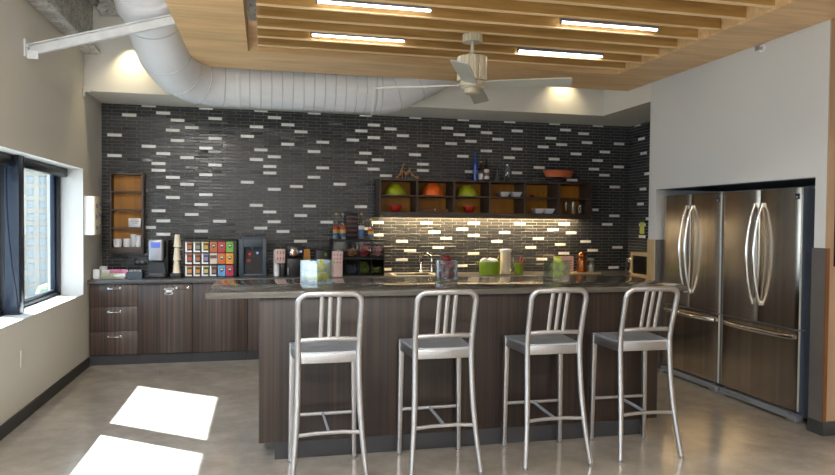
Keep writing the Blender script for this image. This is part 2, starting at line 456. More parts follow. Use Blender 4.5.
# window
wn = bpy.data.objects.new('window_1', None); wn.location = (-.25, -2.17, WZ0); COL.objects.link(wn); struct(wn)
MUL0, MUL1 = -2.12, -2.225
m = MB()
for a, b in ((WY0-.007, WY0-.045), (MUL0, MUL0-.02), (MUL1+.02, MUL1), (WY1+.045, WY1+.007)):
    m.b2(-.27, -.20, a, b, WZ0+.007, WZ1-.007, .004)
for a, b in ((WY0-.045, MUL0), (MUL1, WY1+.045)):
    m.b2(-.27, -.20, a, b, 1.955, WZ1-.007, .004); m.b2(-.27, -.215, a, b, WZ0+.007, WZ0+.04, .004)
m.build('window_frame', 'navyd', wn)
m = MB()
for a, b in ((WY0-.047, MUL0-.002), (MUL1-.0, WY1+.047)):
    y0, y1 = (a, b)
    m.b2(-.275, -.235, y0, y0-.035, WZ0+.04, 1.955, .004); m.b2(-.275, -.235, y1+.035, y1, WZ0+.04, 1.955, .004)
    m.b2(-.275, -.235, y0-.035, y1+.035, WZ0+.04, WZ0+.065, .004)
m.build('sash', 'navy', wn)
m = MB(); m.b2(-.31, -.100, MUL0-.002, MUL1+.002, WZ0+.008, WZ1-.008, .006); m.build('mullion', 'navy', wn)
m = MB(); m.b2(-.21, -.098, MUL0+.006, MUL0-.001, WZ0+.008, WZ1-.008, .002); m.build('mullion_gasket', 'navyd', wn)
for a, b in ((WY0-.082, MUL0-.037), (MUL1-.035, WY1+.082)):
    m = MB(); m.b2(-.258, -.252, a, b, WZ0+.065, 1.955); m.build('pane', 'pane', wn)
m = MB()
for a, b in ((WY0-.02, MUL0+.008), (MUL1-.008, WY1+.02)):
    m.b2(-.198, -.13, a, b, 1.912, WZ1-.008, .012)
m.build('blind_cassette', 'navyd', wn)
m = MB()
m.tube([(-.19, MUL1-.004, 1.93), (-.18, MUL1-.006, 1.5), (-.15, MUL1-.006, 1.15), (-.115, MUL1-.006, .9), (-.108, MUL1-.006, .80)], .0025, 6)
m.tube([(-.19, WY0-.06, 1.93), (-.19, WY0-.06, 1.2), (-.185, WY0-.08, .86), (-.18, WY0-.12, .81)], .0025, 6)
m.build('blind_cord', 'navy', wn)

for i, (a, b) in enumerate(EXTRA):
    wn = bpy.data.objects.new('window_%d' % (i+2), None); wn.location = (-.25, (a+b)/2, WZ0); COL.objects.link(wn); struct(wn)
    m = MB(); c = (a+b)/2
    for y0, y1 in ((a, a-.05), (c+.055, c-.055), (b+.05, b)): m.b2(-.30, -.15, y0, y1, WZ0+.001, WZ1-.001, .004)
    for y0, y1 in ((a-.05, c+.055), (c-.055, b+.05)): m.b2(-.30, -.20, y0, y1, 1.925, WZ1-.001, .004); m.b2(-.30, -.20, y0, y1, WZ0+.001, WZ0+.05, .004)
    m.build('window_frame', 'navyd', wn)
    for y0, y1 in ((a-.05, c+.055), (c-.055, b+.05)): MB().b2(-.258, -.252, y0, y1, WZ0+.05, 1.925).build('pane', 'pane', wn)
struct(MB().b2(-.35, 9.5, YN, YN-.2, 0, CEIL).build('wall_front', 'wall_r'))
struct(MB().b2(9.5, 9.7, YN, .3, 0, CEIL).build('wall_far_right', 'tan'))

# ------------------------------------------------------------------ outside
def tower(name, label, cx, cy, w, d, h, rz, nf, nw, z0=-30):
    t = thing(name, label, 'building', (cx, cy, z0), rz=rz, local=True)
    m = MB(); m.b2(-w/2, w/2, -d/2, d/2, 0, h)
    for i in range(nw+1):
        x = -w/2 + w*i/nw; m.b2(x-.6, x+.6, -d/2-.5, -d/2+.1, 0, h)
    for j in range(nf+1):
        z = h*j/nf; m.b2(-w/2, w/2, -d/2-.35, -d/2+.1, z-.55, z+.55)
    m.build('wall', 'facade', t)
    for j in range(nf):
        m = MB(); m.b2(-w/2+.6, w/2-.6, -d/2-.12, -d/2+.05, h*j/nf+.9, h*(j+1)/nf-.8)
        m.build('window_strip', 'fwin', t)
tower('apartment_tower', 'beige concrete apartment tower seen through the window', -55, 200, 40, 20, 100, math.radians(14), 30, 14)
tower('office_tower', 'pale office tower beyond the second window bay', -150, 150, 40, 20, 120, math.radians(35), 30, 12)
struct(MB().b2(-320, -4, -60, 320, -30.4, -30).build('ground', 'outground'))
for i, (x, y, h, lab) in enumerate(((-47, 165, 15, 'tallest leafy tree at the foot of the beige tower'), (-70, 172, 12, 'broad leafy tree further out at the foot of the beige tower'), (-31, 140, 13, 'leafy tree standing closest before the beige tower'))):
    t = thing('street_tree', lab, 'tree', (x, y, -30), 'trees below the window')
    m = MB(); m.tube([(x, y, -30), (x+.3, y, -30+h*.5)], [.6, .35], 8); m.build('trunk', 'stem', t)
    m = MB()
    for k in range(26):
        a = R_.uniform(0, 2*PI); q = R_.uniform(0, 4.5); zz = R_.uniform(.35, .95)
        m.ball((x+q*math.cos(a), y+q*math.sin(a), -30+h*zz), R_.uniform(1.6, 2.8), 7)
    m.build('foliage', 'outgreen', t)

# ------------------------------------------------------------------ suspended oak ceiling
CZ = 2.9656; CYB = -1.2669; CX0 = 1.1006; CX1 = WX-.004; IX0, IX1, IYB = 1.608, 5.112, -1.979; CYF = -6.6; IYF = -6.0; TH = .26
t = thing('slatted_ceiling', 'pale oak slatted ceiling raft hung over the island', 'ceiling panel', ((CX0+CX1)/2, -3.9, CZ))
m = MB(); m.b2(CX0, CX1, CYB, IYB, CZ, CZ+TH); m.b2(CX0, CX1, IYF, CYF, CZ, CZ+TH); m.build('back_panel', 'oak', t)
m = MB(); m.b2(CX0, IX0, IYB, IYF, CZ, CZ+TH); m.b2(IX1, CX1, IYB, IYF, CZ, CZ+TH); m.build('side_panel', 'oak', t)
m = MB()
for k in range(15):
    y = -2.145 - .2725*k
    if y < IYF+.05: break
    m.b2(IX0+.085, IX1-.001, y+.008, y+.034, CZ+.024, CZ+.22)
    m.mi = 1; m.b2(IX0+.085, IX1-.001, y+.0075, y+.0345, CZ+.014, CZ+.024); m.mi = 0
m.build('slat_panel', ['slat', 'oak_lit'], t)
m = MB()
for k in range(9):
    m.tube([(IX0+.1+.4*k, IYB-.02, CZ+.235), (IX0+.1+.4*k, IYF+.02, CZ+.235)], (.012, .012), 6)
m.build('carrier_rail', 'strut', t)
# linear lights between the slats
LL = [(2.12, 2.872, -2.495, 'short linear ceiling light over the second stool, nearer the tile wall'), (2.10, 2.89, -3.325, 'linear ceiling light at the top edge above the cubbies'),
      (3.90, 4.69, -3.31, 'linear ceiling light nearest the fridges, front row'), (3.90, 4.69, -2.45, 'linear ceiling light just beyond the ceiling fan')]
LL[0] = (2.12, 2.872, -2.495, 'glowing linear light in the oak slats, left of the fan nearer the tile wall')
LL[1] = (2.10, 2.89, -3.325, 'glowing linear light in the oak slats, cut by the top edge of the photo')
LL[2] = (3.90, 4.69, -3.31, 'glowing linear light in the oak slats, second nearest the top edge, toward the fridge wall')
LL[3] = (3.90, 4.69, -2.45, 'glowing linear light in the oak slats, directly above the right fan blade')
for x0, x1, y, lab in LL:
    t = thing('linear_light', lab, 'ceiling light', ((x0+x1)/2, y, CZ+.03), 'linear lights in the slatted ceiling')
    m = MB(); m.b2(x0-.012, x1+.012, y-.016, y+.016, CZ+.040, CZ+.085, .003); m.b2(x0-.012, x0, y-.016, y+.016, CZ+.024, CZ+.041, .002); m.b2(x1, x1+.012, y-.016, y+.016, CZ+.024, CZ+.041, .002); m.build('housing', 'grey', t)
    m = MB(); m.b2(x0, x1, y-.013, y+.013, CZ+.029, CZ+.0395, .003); m.build('diffuser', 'led', t)

# ceiling fan
fx, fy = 3.337, -2.90
t = thing('ceiling_fan', 'cream four blade ceiling fan with ribbed motor under the oak slats', 'fan', (fx, fy, 2.98))
m = MB()
def ribbed(mb, r, z0, z1, n, dep):
    pr = []
    for k in range(n*4):
        th = 2*PI*k/(n*4); rr = r - (dep if k % 4 in (2,) else 0)
        pr.append((fx+rr*math.cos(th), fy+rr*math.sin(th)))
    mb.prism(pr, z0, z1)
ribbed(m, .078, 2.918, 2.975, 18, .006); m.cyl((fx, fy, 2.970), (fx, fy, 3.02), .05); m.build('canopy', 'nickel', t)
m = MB(); m.cyl((fx, fy, 2.80), (fx, fy, 2.925), .013); m.lathe([(.0, 2.795), (.035, 2.80), (.03, 2.83), (.014, 2.845)], (fx, fy, 0)); m.build('rod', 'blade', t)
m = MB(); ribbed(m, .118, 2.615, 2.80, 20, .007); m.lathe([(.0, 2.803), (.1, 2.803), (.112, 2.797)], (fx, fy, 0), 28); m.build('motor_housing', 'nickel', t)
m = MB(); m.lathe([(0, 2.555), (.05, 2.556), (.085, 2.562), (.095, 2.575), (.095, 2.614)], (fx, fy, 0), 28); hub = m.build('hub', 'nickel', t)
m = MB(); m.lathe([(0, 2.512), (.045, 2.514), (.058, 2.524), (.058, 2.556)], (fx, fy, 0), 24); m.build('hub_cap', 'nickel', t)
for k in range(4):
    a = math.radians(-24) + k*PI/2
    Mx = Matrix.Translation((fx, fy, 2.588)) @ Matrix.Rotation(a, 4, 'Z') @ Matrix.Rotation(math.radians(-13), 4, 'X')
    poly = [(.085, -.05), (.14, -.06), (.50, -.068), (.755, -.066), (.765, -.05), (.765, .055), (.755, .066), (.50, .062), (.14, .055), (.085, .05)]
    m = MB(); m.loft([[Mx @ Vector((p[0], p[1], h)) for p in poly] for h in (-.005, .005)]); m.build('blade', 'blade', t)

# duct
t = thing('air_duct', 'white round spiral duct with elbows running above the tile wall', 'duct', (1.8, -.99, 2.63))
DR = .232; DYC = -.985; DZC = 2.872
path = [Vector((.80, -2.75, 3.66)), Vector((.83, -2.30, 3.36)), Vector((.85, -2.0, 3.18))]
Bz = [Vector((.85, -2.0, 3.18)), Vector((.88, -1.45, 2.87)), Vector((.93, -.985, 2.872)), Vector((1.46, -.985, 2.872))]
def bez(P, u):
    v = 1-u; return P[0]*v**3 + P[1]*3*v*v*u + P[2]*3*v*u*u + P[3]*u**3
for k in range(1, 15): path.append(bez(Bz, k/14))
path += [Vector((x, DYC, DZC)) for x in (1.9, 2.4, 2.92)]
B2 = [Vector((2.92, DYC, DZC)), Vector((3.07, DYC, DZC)), Vector((3.11, DYC, DZC+.05)), Vector((3.66, DYC, DZC+.34))]
for k in range(1, 9): path.append(bez(B2, k/8))
path += [Vector((3.84, DYC, 3.38)), Vector((3.94, DYC, 3.62)), Vector((3.96, DYC, 3.95))]
m = MB(); m.tube(path, DR, 36, up=(0, 0, 1)); m.build('duct_body', 'duct', t, 50)
def ringat(mb, p, d, r, w):
    d = d.normalized(); mb.tube([p-d*w, p-d*w*.5, p+d*w*.5, p+d*w], [r-.004, r, r, r-.004], 36)
m = MB()
for k in range(14):
    ringat(m, Vector((1.50+.105*k, DYC, DZC)), Vector((1, 0, 0)), DR+.0035, .005)
for u in (.0, .25, .5, .72, .92):
    ringat(m, bez(Bz, u), bez(Bz, u+.02)-bez(Bz, u-.02), DR+.004, .006)
for u in (.0, .35, .7, 1.0):
    ringat(m, bez(B2, u), bez(B2, u+.02)-bez(B2, u-.02), DR+.004, .006)
m.build('seam', 'seam', t, 50)
m = MB(); ringat(m, Vector((1.50, DYC, DZC)), Vector((1, 0, 0)), DR+.008, .02); ringat(m, Vector((2.84, DYC, DZC)), Vector((1, 0, 0)), DR+.008, .02)
p_ = Vector((.838, -2.2, 3.297)); ringat(m, p_, Vector((0, -.6, .33)), DR+.03, .10); m.build('coupling_band', 'duct', t, 50)
dv = Vector((0, -.882, .47)); nrm = Vector((-.45, -.42, -.788)).normalized()
c0 = Vector((.822, -2.42, 3.44)) + Vector((-.10, -.09, -.17)).normalized()*(DR+.012)
ax = dv.cross((Vector((-.10, -.09, -.17)).normalized())).normalized(); nn = Vector((-.10, -.09, -.17)).normalized(); bx_ = nn.cross(ax).normalized()
Rg = Matrix((ax, bx_, nn)).transposed()
m = MB(); 
for k in range(9): m.box(c0 + ax*(-.06+.015*k), (.006, .09, .02), 0, Rg)
for s_ in (-1, 1): m.box(c0+ax*.068*s_, (.012, .115, .022), .002, Rg); m.box(c0+bx_*.052*s_, (.148, .012, .022), .002, Rg)
gr = m.build('vent_grille', 'grey', t)

# steel brace
t = thing('steel_brace', 'white steel channel brace from the beige wall to the oak raft', 'brace', (.0, -2.35, 2.75))
m = MB(); a = Vector((.02, -2.347, 2.775)); b = Vector((1.098, -2.347, 3.095)); d = (b-a); ang = math.atan2(d.z, d.x); Ry = Matrix.Rotation(-ang, 3, 'Y'); L_ = d.length
m.box((a+b)/2, (L_, .012, .08), .002, Ry)
for s_ in (-1, 1): m.box((a+b)/2 + Ry @ Vector((0, -.018, .036*s_)), (L_, .036, .008), .002, Ry)
m.build('channel', 'strut', t)
m = MB(); m.b2(.001, .014, -2.42, -2.30, 2.715, 2.845, .003); m.b2(.014, .09, -2.385, -2.375, 2.705, 2.77, .003); m.cyl((.014, -2.40, 2.80), (.03, -2.40, 2.80), .012, 8); m.build('wall_bracket', 'strut', t)

# ------------------------------------------------------------------ back counter and base cabinets
YF = -.566
def handle(parent, cx, z, w=.12, y=YF-.02, mat='chrome'):
    m = MB(); m.tube([(cx-w/2, y+.001, z), (cx-w/2, y-.026, z), (cx-w/2+.008, y-.03, z), (cx+w/2-.008, y-.03, z), (cx+w/2, y-.026, z), (cx+w/2, y+.001, z)], .0055, 8)
    m.b2(cx-w/2-.006, cx-w/2+.012, y-.006, y+.0005, z-.012, z+.012, .002); m.b2(cx+w/2-.012, cx+w/2+.006, y-.006, y+.0005, z-.012, z+.012, .002)
    return m.build('handle', mat, parent)
def cabinet(x0, x1, label, kind, hx=None, n=1):
    t = thing('base_cabinet', label, 'cabinet', ((x0+x1)/2, -.3, 0), 'base cabinets under the back counter')
    m = MB(); m.b2(x0, x1, YF+.002, -.012, .10, .845, .001); m.build('carcass', 'darkwood', t)
    m = MB(); m.b2(x0, x1, YF+.004, YF+.05, .0, .098); m.build('toe_kick', 'dark_base', t)
    if kind == 'drawers':
        for z0, z1 in ((.105, .347), (.351, .602), (.606, .843)):
            m = MB(); m.b2(x0+.002, x1-.002, YF-.018, YF, z0, z1, .0015); d = m.build('drawer', 'zebra', t)
            handle(d, hx, z1-.052)
    else:
        w = (x1-x0)/n
        for k in range(n):
            a, b = x0+w*k, x0+w*(k+1)
            m = MB(); m.b2(a+.002, b-.002, YF-.018, YF, .105, .843, .0015); d = m.build('door', 'zebra', t)
            if hx: handle(d, hx, .79)
    return t
cabinet(.008, .470, 'dark striped three drawer cabinet against the beige wall', 'drawers', .245)
cabinet(.472, 1.014, 'dark striped single door cabinet with a small notice, beside the drawer unit', 'door', .91)
cabinet(1.016, 1.575, 'plain dark striped door panel cabinet, second right of the drawers', 'door')
cabinet(1.577, 2.13, 'dark striped door cabinet partly hidden by the island end', 'door')
cabinet(2.132, 2.98, 'dark striped double door cabinet behind the first stools', 'door', None, 2)
cabinet(2.982, 3.98, 'dark striped double door cabinet below the sink', 'door', None, 2)
cabinet(3.982, 4.86, 'dark striped double door cabinet behind the third stool', 'door', None, 2)
cabinet(4.862, 5.68, 'dark striped double door cabinet nearest the tiled niche', 'door', None, 2)
o = MB(); o.b2(.745, .810, YF-.0215, YF-.0185, .722, .79, .001); o.b2(.727, .826, YF-.0215, YF-.0185, .772, .786, .001); o.b2(.735, .818, YF-.0215, YF-.0185, .727, .745, .001)
tag(o.build('notice', 'paper'), 'small white notice stuck on the cabinet door under the coffee brewer', 'sign')
m = MB(); SX0, SX1, SY0, SY1 = 3.22, 3.68, -.52, -.16
m.b2(.004, SX0, -.645, -.009, CT-.038, CT, .003); m.b2(SX1, W-.01, -.645, -.009, CT-.038, CT, .003); m.b2(SX0, SX1, -.645, SY0, CT-.038, CT, .003); m.b2(SX0, SX1, SY1, -.009, CT-.038, CT, .003)
m.b2(5.72, W-.01, NX+.003, -.645, CT-.038, CT, .003)
tag(m.build('counter_worktop', 'counter'), 'charcoal back counter top running along the tile wall', 'countertop')
t = thing('return_cabinet', 'dark cabinet under the counter return in the tiled niche', 'cabinet', (6.08, -1.15, 0))
m = MB(); m.b2(5.775, W-.012, NX+.004, -.66, .1, .845); m.build('carcass', 'darkwood', t)
m = MB(); m.b2(5.757, 5.775, NX+.006, -.66, .105, .843, .0015); m.build('door', 'zebra', t)
m = MB(); m.b2(5.79, 5.83, NX+.004, -.66, 0, .098); m.build('toe_kick', 'dark_base', t)
# sink
t = thing('sink', 'pale rimmed sink set in the back counter', 'sink', (3.45, -.34, CT))
m = MB(); m.b2(SX0-.03, SX1+.03, SY0-.03, SY0+.012, CT+.0005, CT+.008, .002); m.b2(SX0-.03, SX1+.03, SY1-.012, SY1+.03, CT+.0005, CT+.008, .002); m.b2(SX0-.03, SX0+.012, SY0, SY1, CT+.0005, CT+.008, .002); m.b2(SX1-.012, SX1+.03, SY0, SY1, CT+.0005, CT+.008, .002); m.build('rim', 'cup', t)
m = MB(); m.b2(SX0+.003, SX1-.003, SY0+.003, SY1-.003, CT-.036, CT-.03); m.build('basin', 'alu', t)
t = thing('faucet', 'chrome gooseneck faucet behind the sink', 'faucet', (3.60, -.09, CT+.0085))
z = CT+.0085
m = MB(); m.lathe([(.028, z-.008), (.028, z+.01), (.02, z+.02), (.017, z+.11), (.012, z+.12)], (3.60, -.085, 0))
pts = [Vector((3.60, -.085, z+.11))] + [Vector((3.60+.05*(1-math.cos(q)), -.085-.07*(1-math.cos(q)), z+.16+.075*math.sin(q))) for q in [k*PI/10 for k in range(0, 11)]] + [Vector((3.70, -.225, z+.13))]
m.tube(pts, .011, 10); m.build('spout', 'chrome', t)
m = MB(); m.tube([(3.60, -.085, z+.10), (3.575, -.10, z+.15), (3.585, -.11, z+.20)], [.009, .007, .005], 8); m.build('lever', 'chrome', t)
t = thing('soap_pump', 'short chrome soap pump beside the faucet', 'soap dispenser', (3.735, -.09, CT))
z = CT+.0085
m = MB(); m.lathe([(.016, z-.008), (.016, z+.06), (.010, z+.07), (.007, z+.10)], (3.735, -.085, 0), 12); m.tube([(3.735, -.085, z+.10), (3.735, -.11, z+.112), (3.735, -.14, z+.10)], .006, 8); m.build('pump', 'chrome', t)

# ------------------------------------------------------------------ island
t = thing('kitchen_island', 'dark striped island cabinet under the grey bar top', 'island', (3.1, -3.2, 0))
PX0, PX1, PYF, PYB = 1.724, 4.503, -3.68, -2.87
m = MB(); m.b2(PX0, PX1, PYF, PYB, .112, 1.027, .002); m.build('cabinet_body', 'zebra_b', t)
m = MB(); m.b2(PX0+.095, PX1-.075, PYF+.010, PYB-.06, 0, .111); m.build('toe_kick', 'dark_base', t)
m = MB(); m.b2(PX0-.004, PX0-.0005, PYF-.002, PYF+.014, .112, 1.027); m.b2(PX1+.0005, PX1+.004, PYF-.002, PYF+.014, .112, 1.027); m.build('edge_strip', 'darkwood', t)
m = MB(); m.b2(1.404, 4.715, -3.722, -2.822, 1.0285, IT, .004)
tag(m.build('island_worktop', 'quartz'), 'polished grey quartz bar top of the island', 'countertop')
t = thing('power_outlet', 'small black outlet on the far right end of the island', 'outlet', (4.508, -3.3, .6))
m = MB(); m.b2(4.5045, 4.512, -3.38, -3.31, .66, .78, .002); m.build('plate', 'black', t)

# ------------------------------------------------------------------ bar stools
def stool():
    t = thing('bar_stool', 'x', 'stool', (0, 0, 0), 'aluminium bar stools along the island', local=True)
    SZ = .752
    # local frame: +y towards the island; front legs y=.315, rear legs foot y=-.09
    m = MB()
    n = 17; half = lambda v: .205*(1-v) + .178*v        # width front->rear
    rows = []
    for j in range(n):
        v = j/(n-1); y = .325 - .335*v; row = []
        for i in range(n):
            u = i/(n-1)*2-1; x = half(v)*u
            dish = -.014*max(0, 1-(u/.85)**4)*max(0, 1-((v-.55)/.48)**4)
            row.append((x, y, SZ+dish))
        rows.append(row)
    top = [[m.bm.verts.new(p) for p in r] for r in rows]; bot = [[m.bm.verts.new((p[0], p[1], SZ-.022)) for p in r] for r in rows]
    F = m.bm.faces.new
    for j in range(n-1):
        for i in range(n-1):
            F((top[j][i], top[j][i+1], top[j+1][i+1], top[j+1][i])); F((bot[j][i], bot[j+1][i], bot[j+1][i+1], bot[j][i+1]))
    for k in range(n-1):
        F((top[0][k+1], top[0][k], bot[0][k], bot[0][k+1])); F((top[-1][k], top[-1][k+1], bot[-1][k+1], bot[-1][k]))
        F((top[k][0], top[k+1][0], bot[k+1][0], bot[k][0])); F((top[k+1][-1], top[k][-1], bot[k][-1], bot[k+1][-1]))
    m.build('seat', 'alu_seat', t, 40)
    m = MB()
    m.box((0, .318, SZ-.042), (.39, .014, .058), .004); m.box((0, -.006, SZ-.040), (.335, .014, .056), .004)
    for s_ in (-1, 1):
        a = math.atan2(.027, .33)*s_
        m.box((.186*s_, .155, SZ-.042), (.012, .325, .058), .004, Matrix.Rotation(-a, 3, 'Z'))
    m.build('seat_frame', 'alu', t)
    for s_ in (-1, 1):
        m = MB(); m.tube([(.192*s_, .316, SZ-.004), (.192*s_, .316, SZ-.06), (.197*s_, .318, .3), (.200*s_, .32, .012)], [(.019, .019), (.0185, .0185), (.016, .016), (.0145, .0145)], 12, square=True, up=(0, 1, 0)); l = m.build('leg', 'alu', t, 50)
        m = MB(); m.cyl((.200*s_, .32, 0), (.200*s_, .32, .014), .0148, 10); m.build('foot_glide', 'grey', l)
    # rear legs and back frame
    def rx(z):  # half width at height
        if z <= SZ: q = z/SZ; return .216*(1-q)+.176*q - .012*math.sin(q*PI)
        return .176 + .004*(z-SZ)/.3
    def ry(z):
        if z <= SZ: q = z/SZ; return -.098*(1-q)**1.6 - .012
        return -.012 - .088*((z-SZ)/.345)**1.25
    zs = [.012, .08, .16, .26, .36, .46, .56, .64, .70, .76, .80]
    for s_ in (-1, 1):
        m = MB(); m.tube([(rx(q)*s_, ry(q), q) for q in zs], [(.0125, .0145)]*2 + [(.0135, .0165)]*2 + [(.014, .0185)]*7, 12, up=(0, 1, 0)); l = m.build('leg', 'alu', t, 50)
        m = MB(); m.cyl((rx(0)*s_, ry(.0), 0), (rx(.012)*s_, ry(.012), .014), .0132, 10); m.build('foot_glide', 'grey', l)
    zt = 1.094; cr = .055
    pts = [(-rx(q), ry(q), q) for q in (.80, .86, .92, .98)]
    hw = rx(1.05)
    for k in range(9):
        a = PI - k*PI/16; pts.append((-hw+cr+cr*math.cos(a), ry(zt-cr+cr*math.sin(a)), zt-cr+cr*math.sin(a)))
    for k in range(1, 6): x = -hw+cr + (2*hw-2*cr)*k/6; pts.append((x, ry(zt)-.012*math.sin(k/6*PI), zt+.004*math.sin(k/6*PI)))
    for k in range(9):
        a = PI/2 - k*PI/16; pts.append((hw-cr+cr*math.cos(a), ry(zt-cr+cr*math.sin(a)), zt-cr+cr*math.sin(a)))
    pts += [(rx(q), ry(q), q) for q in (.98, .92, .86, .80)]
    m = MB(); m.tube(pts, (.014, .0185), 12, up=(0, 1, 0)); m.build('back_frame', 'alu', t, 50)
    zr = .822
    m = MB(); m.tube([(-.172+.344*k/8, ry(zr)-.016*math.sin(k/8*PI), zr+.008*math.sin(k/8*PI)) for k in range(9)], (.014, .009), 10); m.build('back_rail', 'alu', t, 50)
    for k in (-1, 0, 1):
        m = MB(); m.tube([(.049*k, ry(q)-.012, q) for q in (zr+.005, .9, .98, 1.04, zt-.006)], (.006, .0135), 10, up=(0, 1, 0)); m.build('back_slat', 'alu', t, 50)
    m = MB(); m.tube([(-.197, .318, .296), (.197, .318, .296)], (.012, .008), 8); m.build('stretcher', 'alu', t)
    w = rx(.285); m = MB(); m.tube([(-w, ry(.285), .283), (-w*.4, ry(.285)+.01, .288), (w*.4, ry(.285)+.01, .288), (w, ry(.285), .283)], (.012, .008), 8); m.build('stretcher', 'alu', t)
    m = MB(); m.tube([(0, .318, .296), (0, ry(.285)+.01, .288)], (.012, .008), 8); m.build('stretcher', 'alu_seat', t)
    return t
ST = [(2.118, 'brushed aluminium bar stool at the island, nearest the window wall'), (2.808, 'brushed aluminium bar stool second from the window, in front of the dark red apples'),
      (3.525, 'brushed aluminium bar stool in front of the vase of green apples'), (4.165, 'brushed aluminium bar stool at the right end of the island by the fridges')]
s0 = stool()
for i, (x, lab) in enumerate(ST):
    o = s0 if i == 0 else copy_tree(s0)
    o.location = (x, -4.052, 0); o['label'] = lab
    o.rotation_euler = (0, 0, math.radians((.8, .2, -.6, -.8)[i]))

# ------------------------------------------------------------------ fridges
def fridge(ya, yb, label):
    t = thing('refrigerator', label, 'refrigerator', (6.05, (ya+yb)/2, 0), 'fridges in the wall recess')
    FX = 5.711; g = .004; ym = (ya+yb)/2
    m = MB(); m.b2(FX+.055, 6.42, ya-.006, yb+.006, .03, 1.785, .004); m.build('cabinet_body', 'recess', t)
    def door(y0, y1, z0, z1, bow):
        m = MB(); n = 12; prof = []
        for k in range(n+1):
            u = k/n; y = y0 + (y1-y0)*u
            e = min(u, 1-u)*abs(y1-y0); rr = .012
            x = FX - bow*math.sin(u*PI) + (0 if e > rr else (rr - math.sqrt(max(0, rr*rr-(rr-e)**2))))
            prof.append((x, y))
        prof += [(FX+.05, y1), (FX+.05, y0)]
        m.prism(prof, z0, z1); return m
    for y0, y1, hy in ((ya-g, ym+g/2, 1), (ym-g/2, yb+g, -1)):
        d = door(y0, y1, .712, 1.792, .006).build('door', 'steel', t, 25)
        h = MB(); yy = ym + hy*.042; pts = []
        for k in range(15):
            u = k/14; pts.append((FX-.012-.072*math.sin(u*PI)**.75, yy, .86+.815*u))
        h.tube(pts, [(.011, .013)]*15, 10, up=(1, 0, 0))
        for zz in (.868, 1.667): h.b2(FX-.022, FX+.002, yy-.013, yy+.013, zz-.02, zz+.02, .004)
        h.build('handle', 'chrome', d, 50)
    d = door(ya-g, yb+g, .085, .70, .008).build('freezer_drawer', 'steel', t, 25)
    h = MB(); pts = []
    for k in range(15):
        u = k/14; pts.append((FX-.014-.055*math.sin(u*PI)**.6, ya-.075+(yb-ya+.13)*u, .648))
    h.tube(pts, [(.017, .009)]*15, 10)
    h.build('handle', 'chrome', d, 50)
    for z0_, z1_ in ((.085, .70), (.712, 1.792)): MB().b2(FX+.006, FX+.052, yb+.0035, yb+.0005, z0_, z1_, .001).build('door_edge', 'recess', t); MB().b2(FX-.0025, FX+.010, yb+.016, yb+.004, z0_+.002, z1_-.002, .003).build('edge_glint', 'blade', t)  # pale strip imitates window light glinting along the door edge
    m = MB(); m.b2(FX+.02, FX+.06, ya-.01, yb+.01, .70, .712); m.b2(FX-.006, FX+.03, yb+.004, yb+.05, .70, .711, .002); m.build('hinge_strip', 'grey', t)
    m = MB(); m.b2(FX-.008, FX+.05, ya-.02, yb+.10, .022, .062, .006); m.b2(FX-.01, FX+.05, ya-.02, yb+.02, .012, .030, .004); m.build('base_grille', 'grey', t)
    m = MB(); m.b2(FX-.020, FX+.05, yb+.005, yb+.105, .0, .052, .010); m.b2(FX-.020, FX+.05, ya-.09, ya-.005, .0, .03, .008); m.build('foot', 'grey', t)
    b = MB(); yl = yb+.055; b.b2(FX-.0045, FX-.0005, yl-.021, yl+.021, 1.705, 1.747, .001); b.mi = 1; b.b2(FX-.006, FX-.0046, yl-.010, yl+.010, 1.712, 1.730, .0004); b.build('badge', ['slated', 'silver'], t)
    return t
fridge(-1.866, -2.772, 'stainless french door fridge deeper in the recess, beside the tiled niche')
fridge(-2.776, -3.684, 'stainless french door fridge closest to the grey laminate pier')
t = thing('wall_panel', 'dark framed panel hung on the tan wall end', 'panel', (5.85, NY-.03, 1.2))
m = MB(); m.b2(5.715, 6.05, NY-.0125, NY-.035, 1.215, 1.845, .004); m.build('frame', 'black', t)
m = MB(); m.b2(5.735, 6.03, NY-.0352, NY-.037, 1.235, 1.825); m.build('face', 'slated', t)
t = thing('sprinkler_head', 'small white sidewall sprinkler just under the oak raft', 'sprinkler', (WX, -3.3, 2.92))
m = MB(); m.cyl((WX-.001, -3.30, 2.925), (WX-.012, -3.30, 2.925), .032, 16); m.build('escutcheon', 'white', t)
m = MB(); m.cyl((WX-.012, -3.30, 2.925), (WX-.05, -3.30, 2.92), .012, 10); m.b2(WX-.056, WX-.05, -3.325, -3.275, 2.905, 2.94, .002); m.build('deflector', 'silver', t)

# ------------------------------------------------------------------ wall shelves
t = thing('wall_cubby_shelf', 'tall narrow four cubby shelf on the tiles by the beige wall', 'shelf', (.28, -.08, 1.125))
LX0, LX1, LY = .110, .456, -.152
m = MB(); m.b2(LX0, LX0+.018, LY, -.009, 1.128, 2.010, .001); m.b2(LX1-.018, LX1, LY, -.009, 1.128, 2.010, .001)
m.b2(LX0+.018, LX1-.018, LY, -.009, 1.992, 2.010, .001); m.b2(LX0+.018, LX1-.018, LY, -.009, 1.128, 1.200, .001); m.build('case', 'darkwood', t)
for z in (1.418, 1.618, 1.812): MB().b2(LX0+.018, LX1-.018, LY+.002, -.014, z-.018, z).build('shelf_board', 'darkwood', t)
MB().b2(LX0+.018, LX1-.018, -.014, -.0095, 1.2, 1.992).build('back_panel', 'amber', t)
S0, S1, SY, Z0, Z1 = 3.0416, 5.7244, -.352, 1.555, 2.002
t = thing('wall_cubby_cabinet', 'long dark wall cabinet of twelve open amber cubbies', 'shelf', (4.38, -.18, Z0))
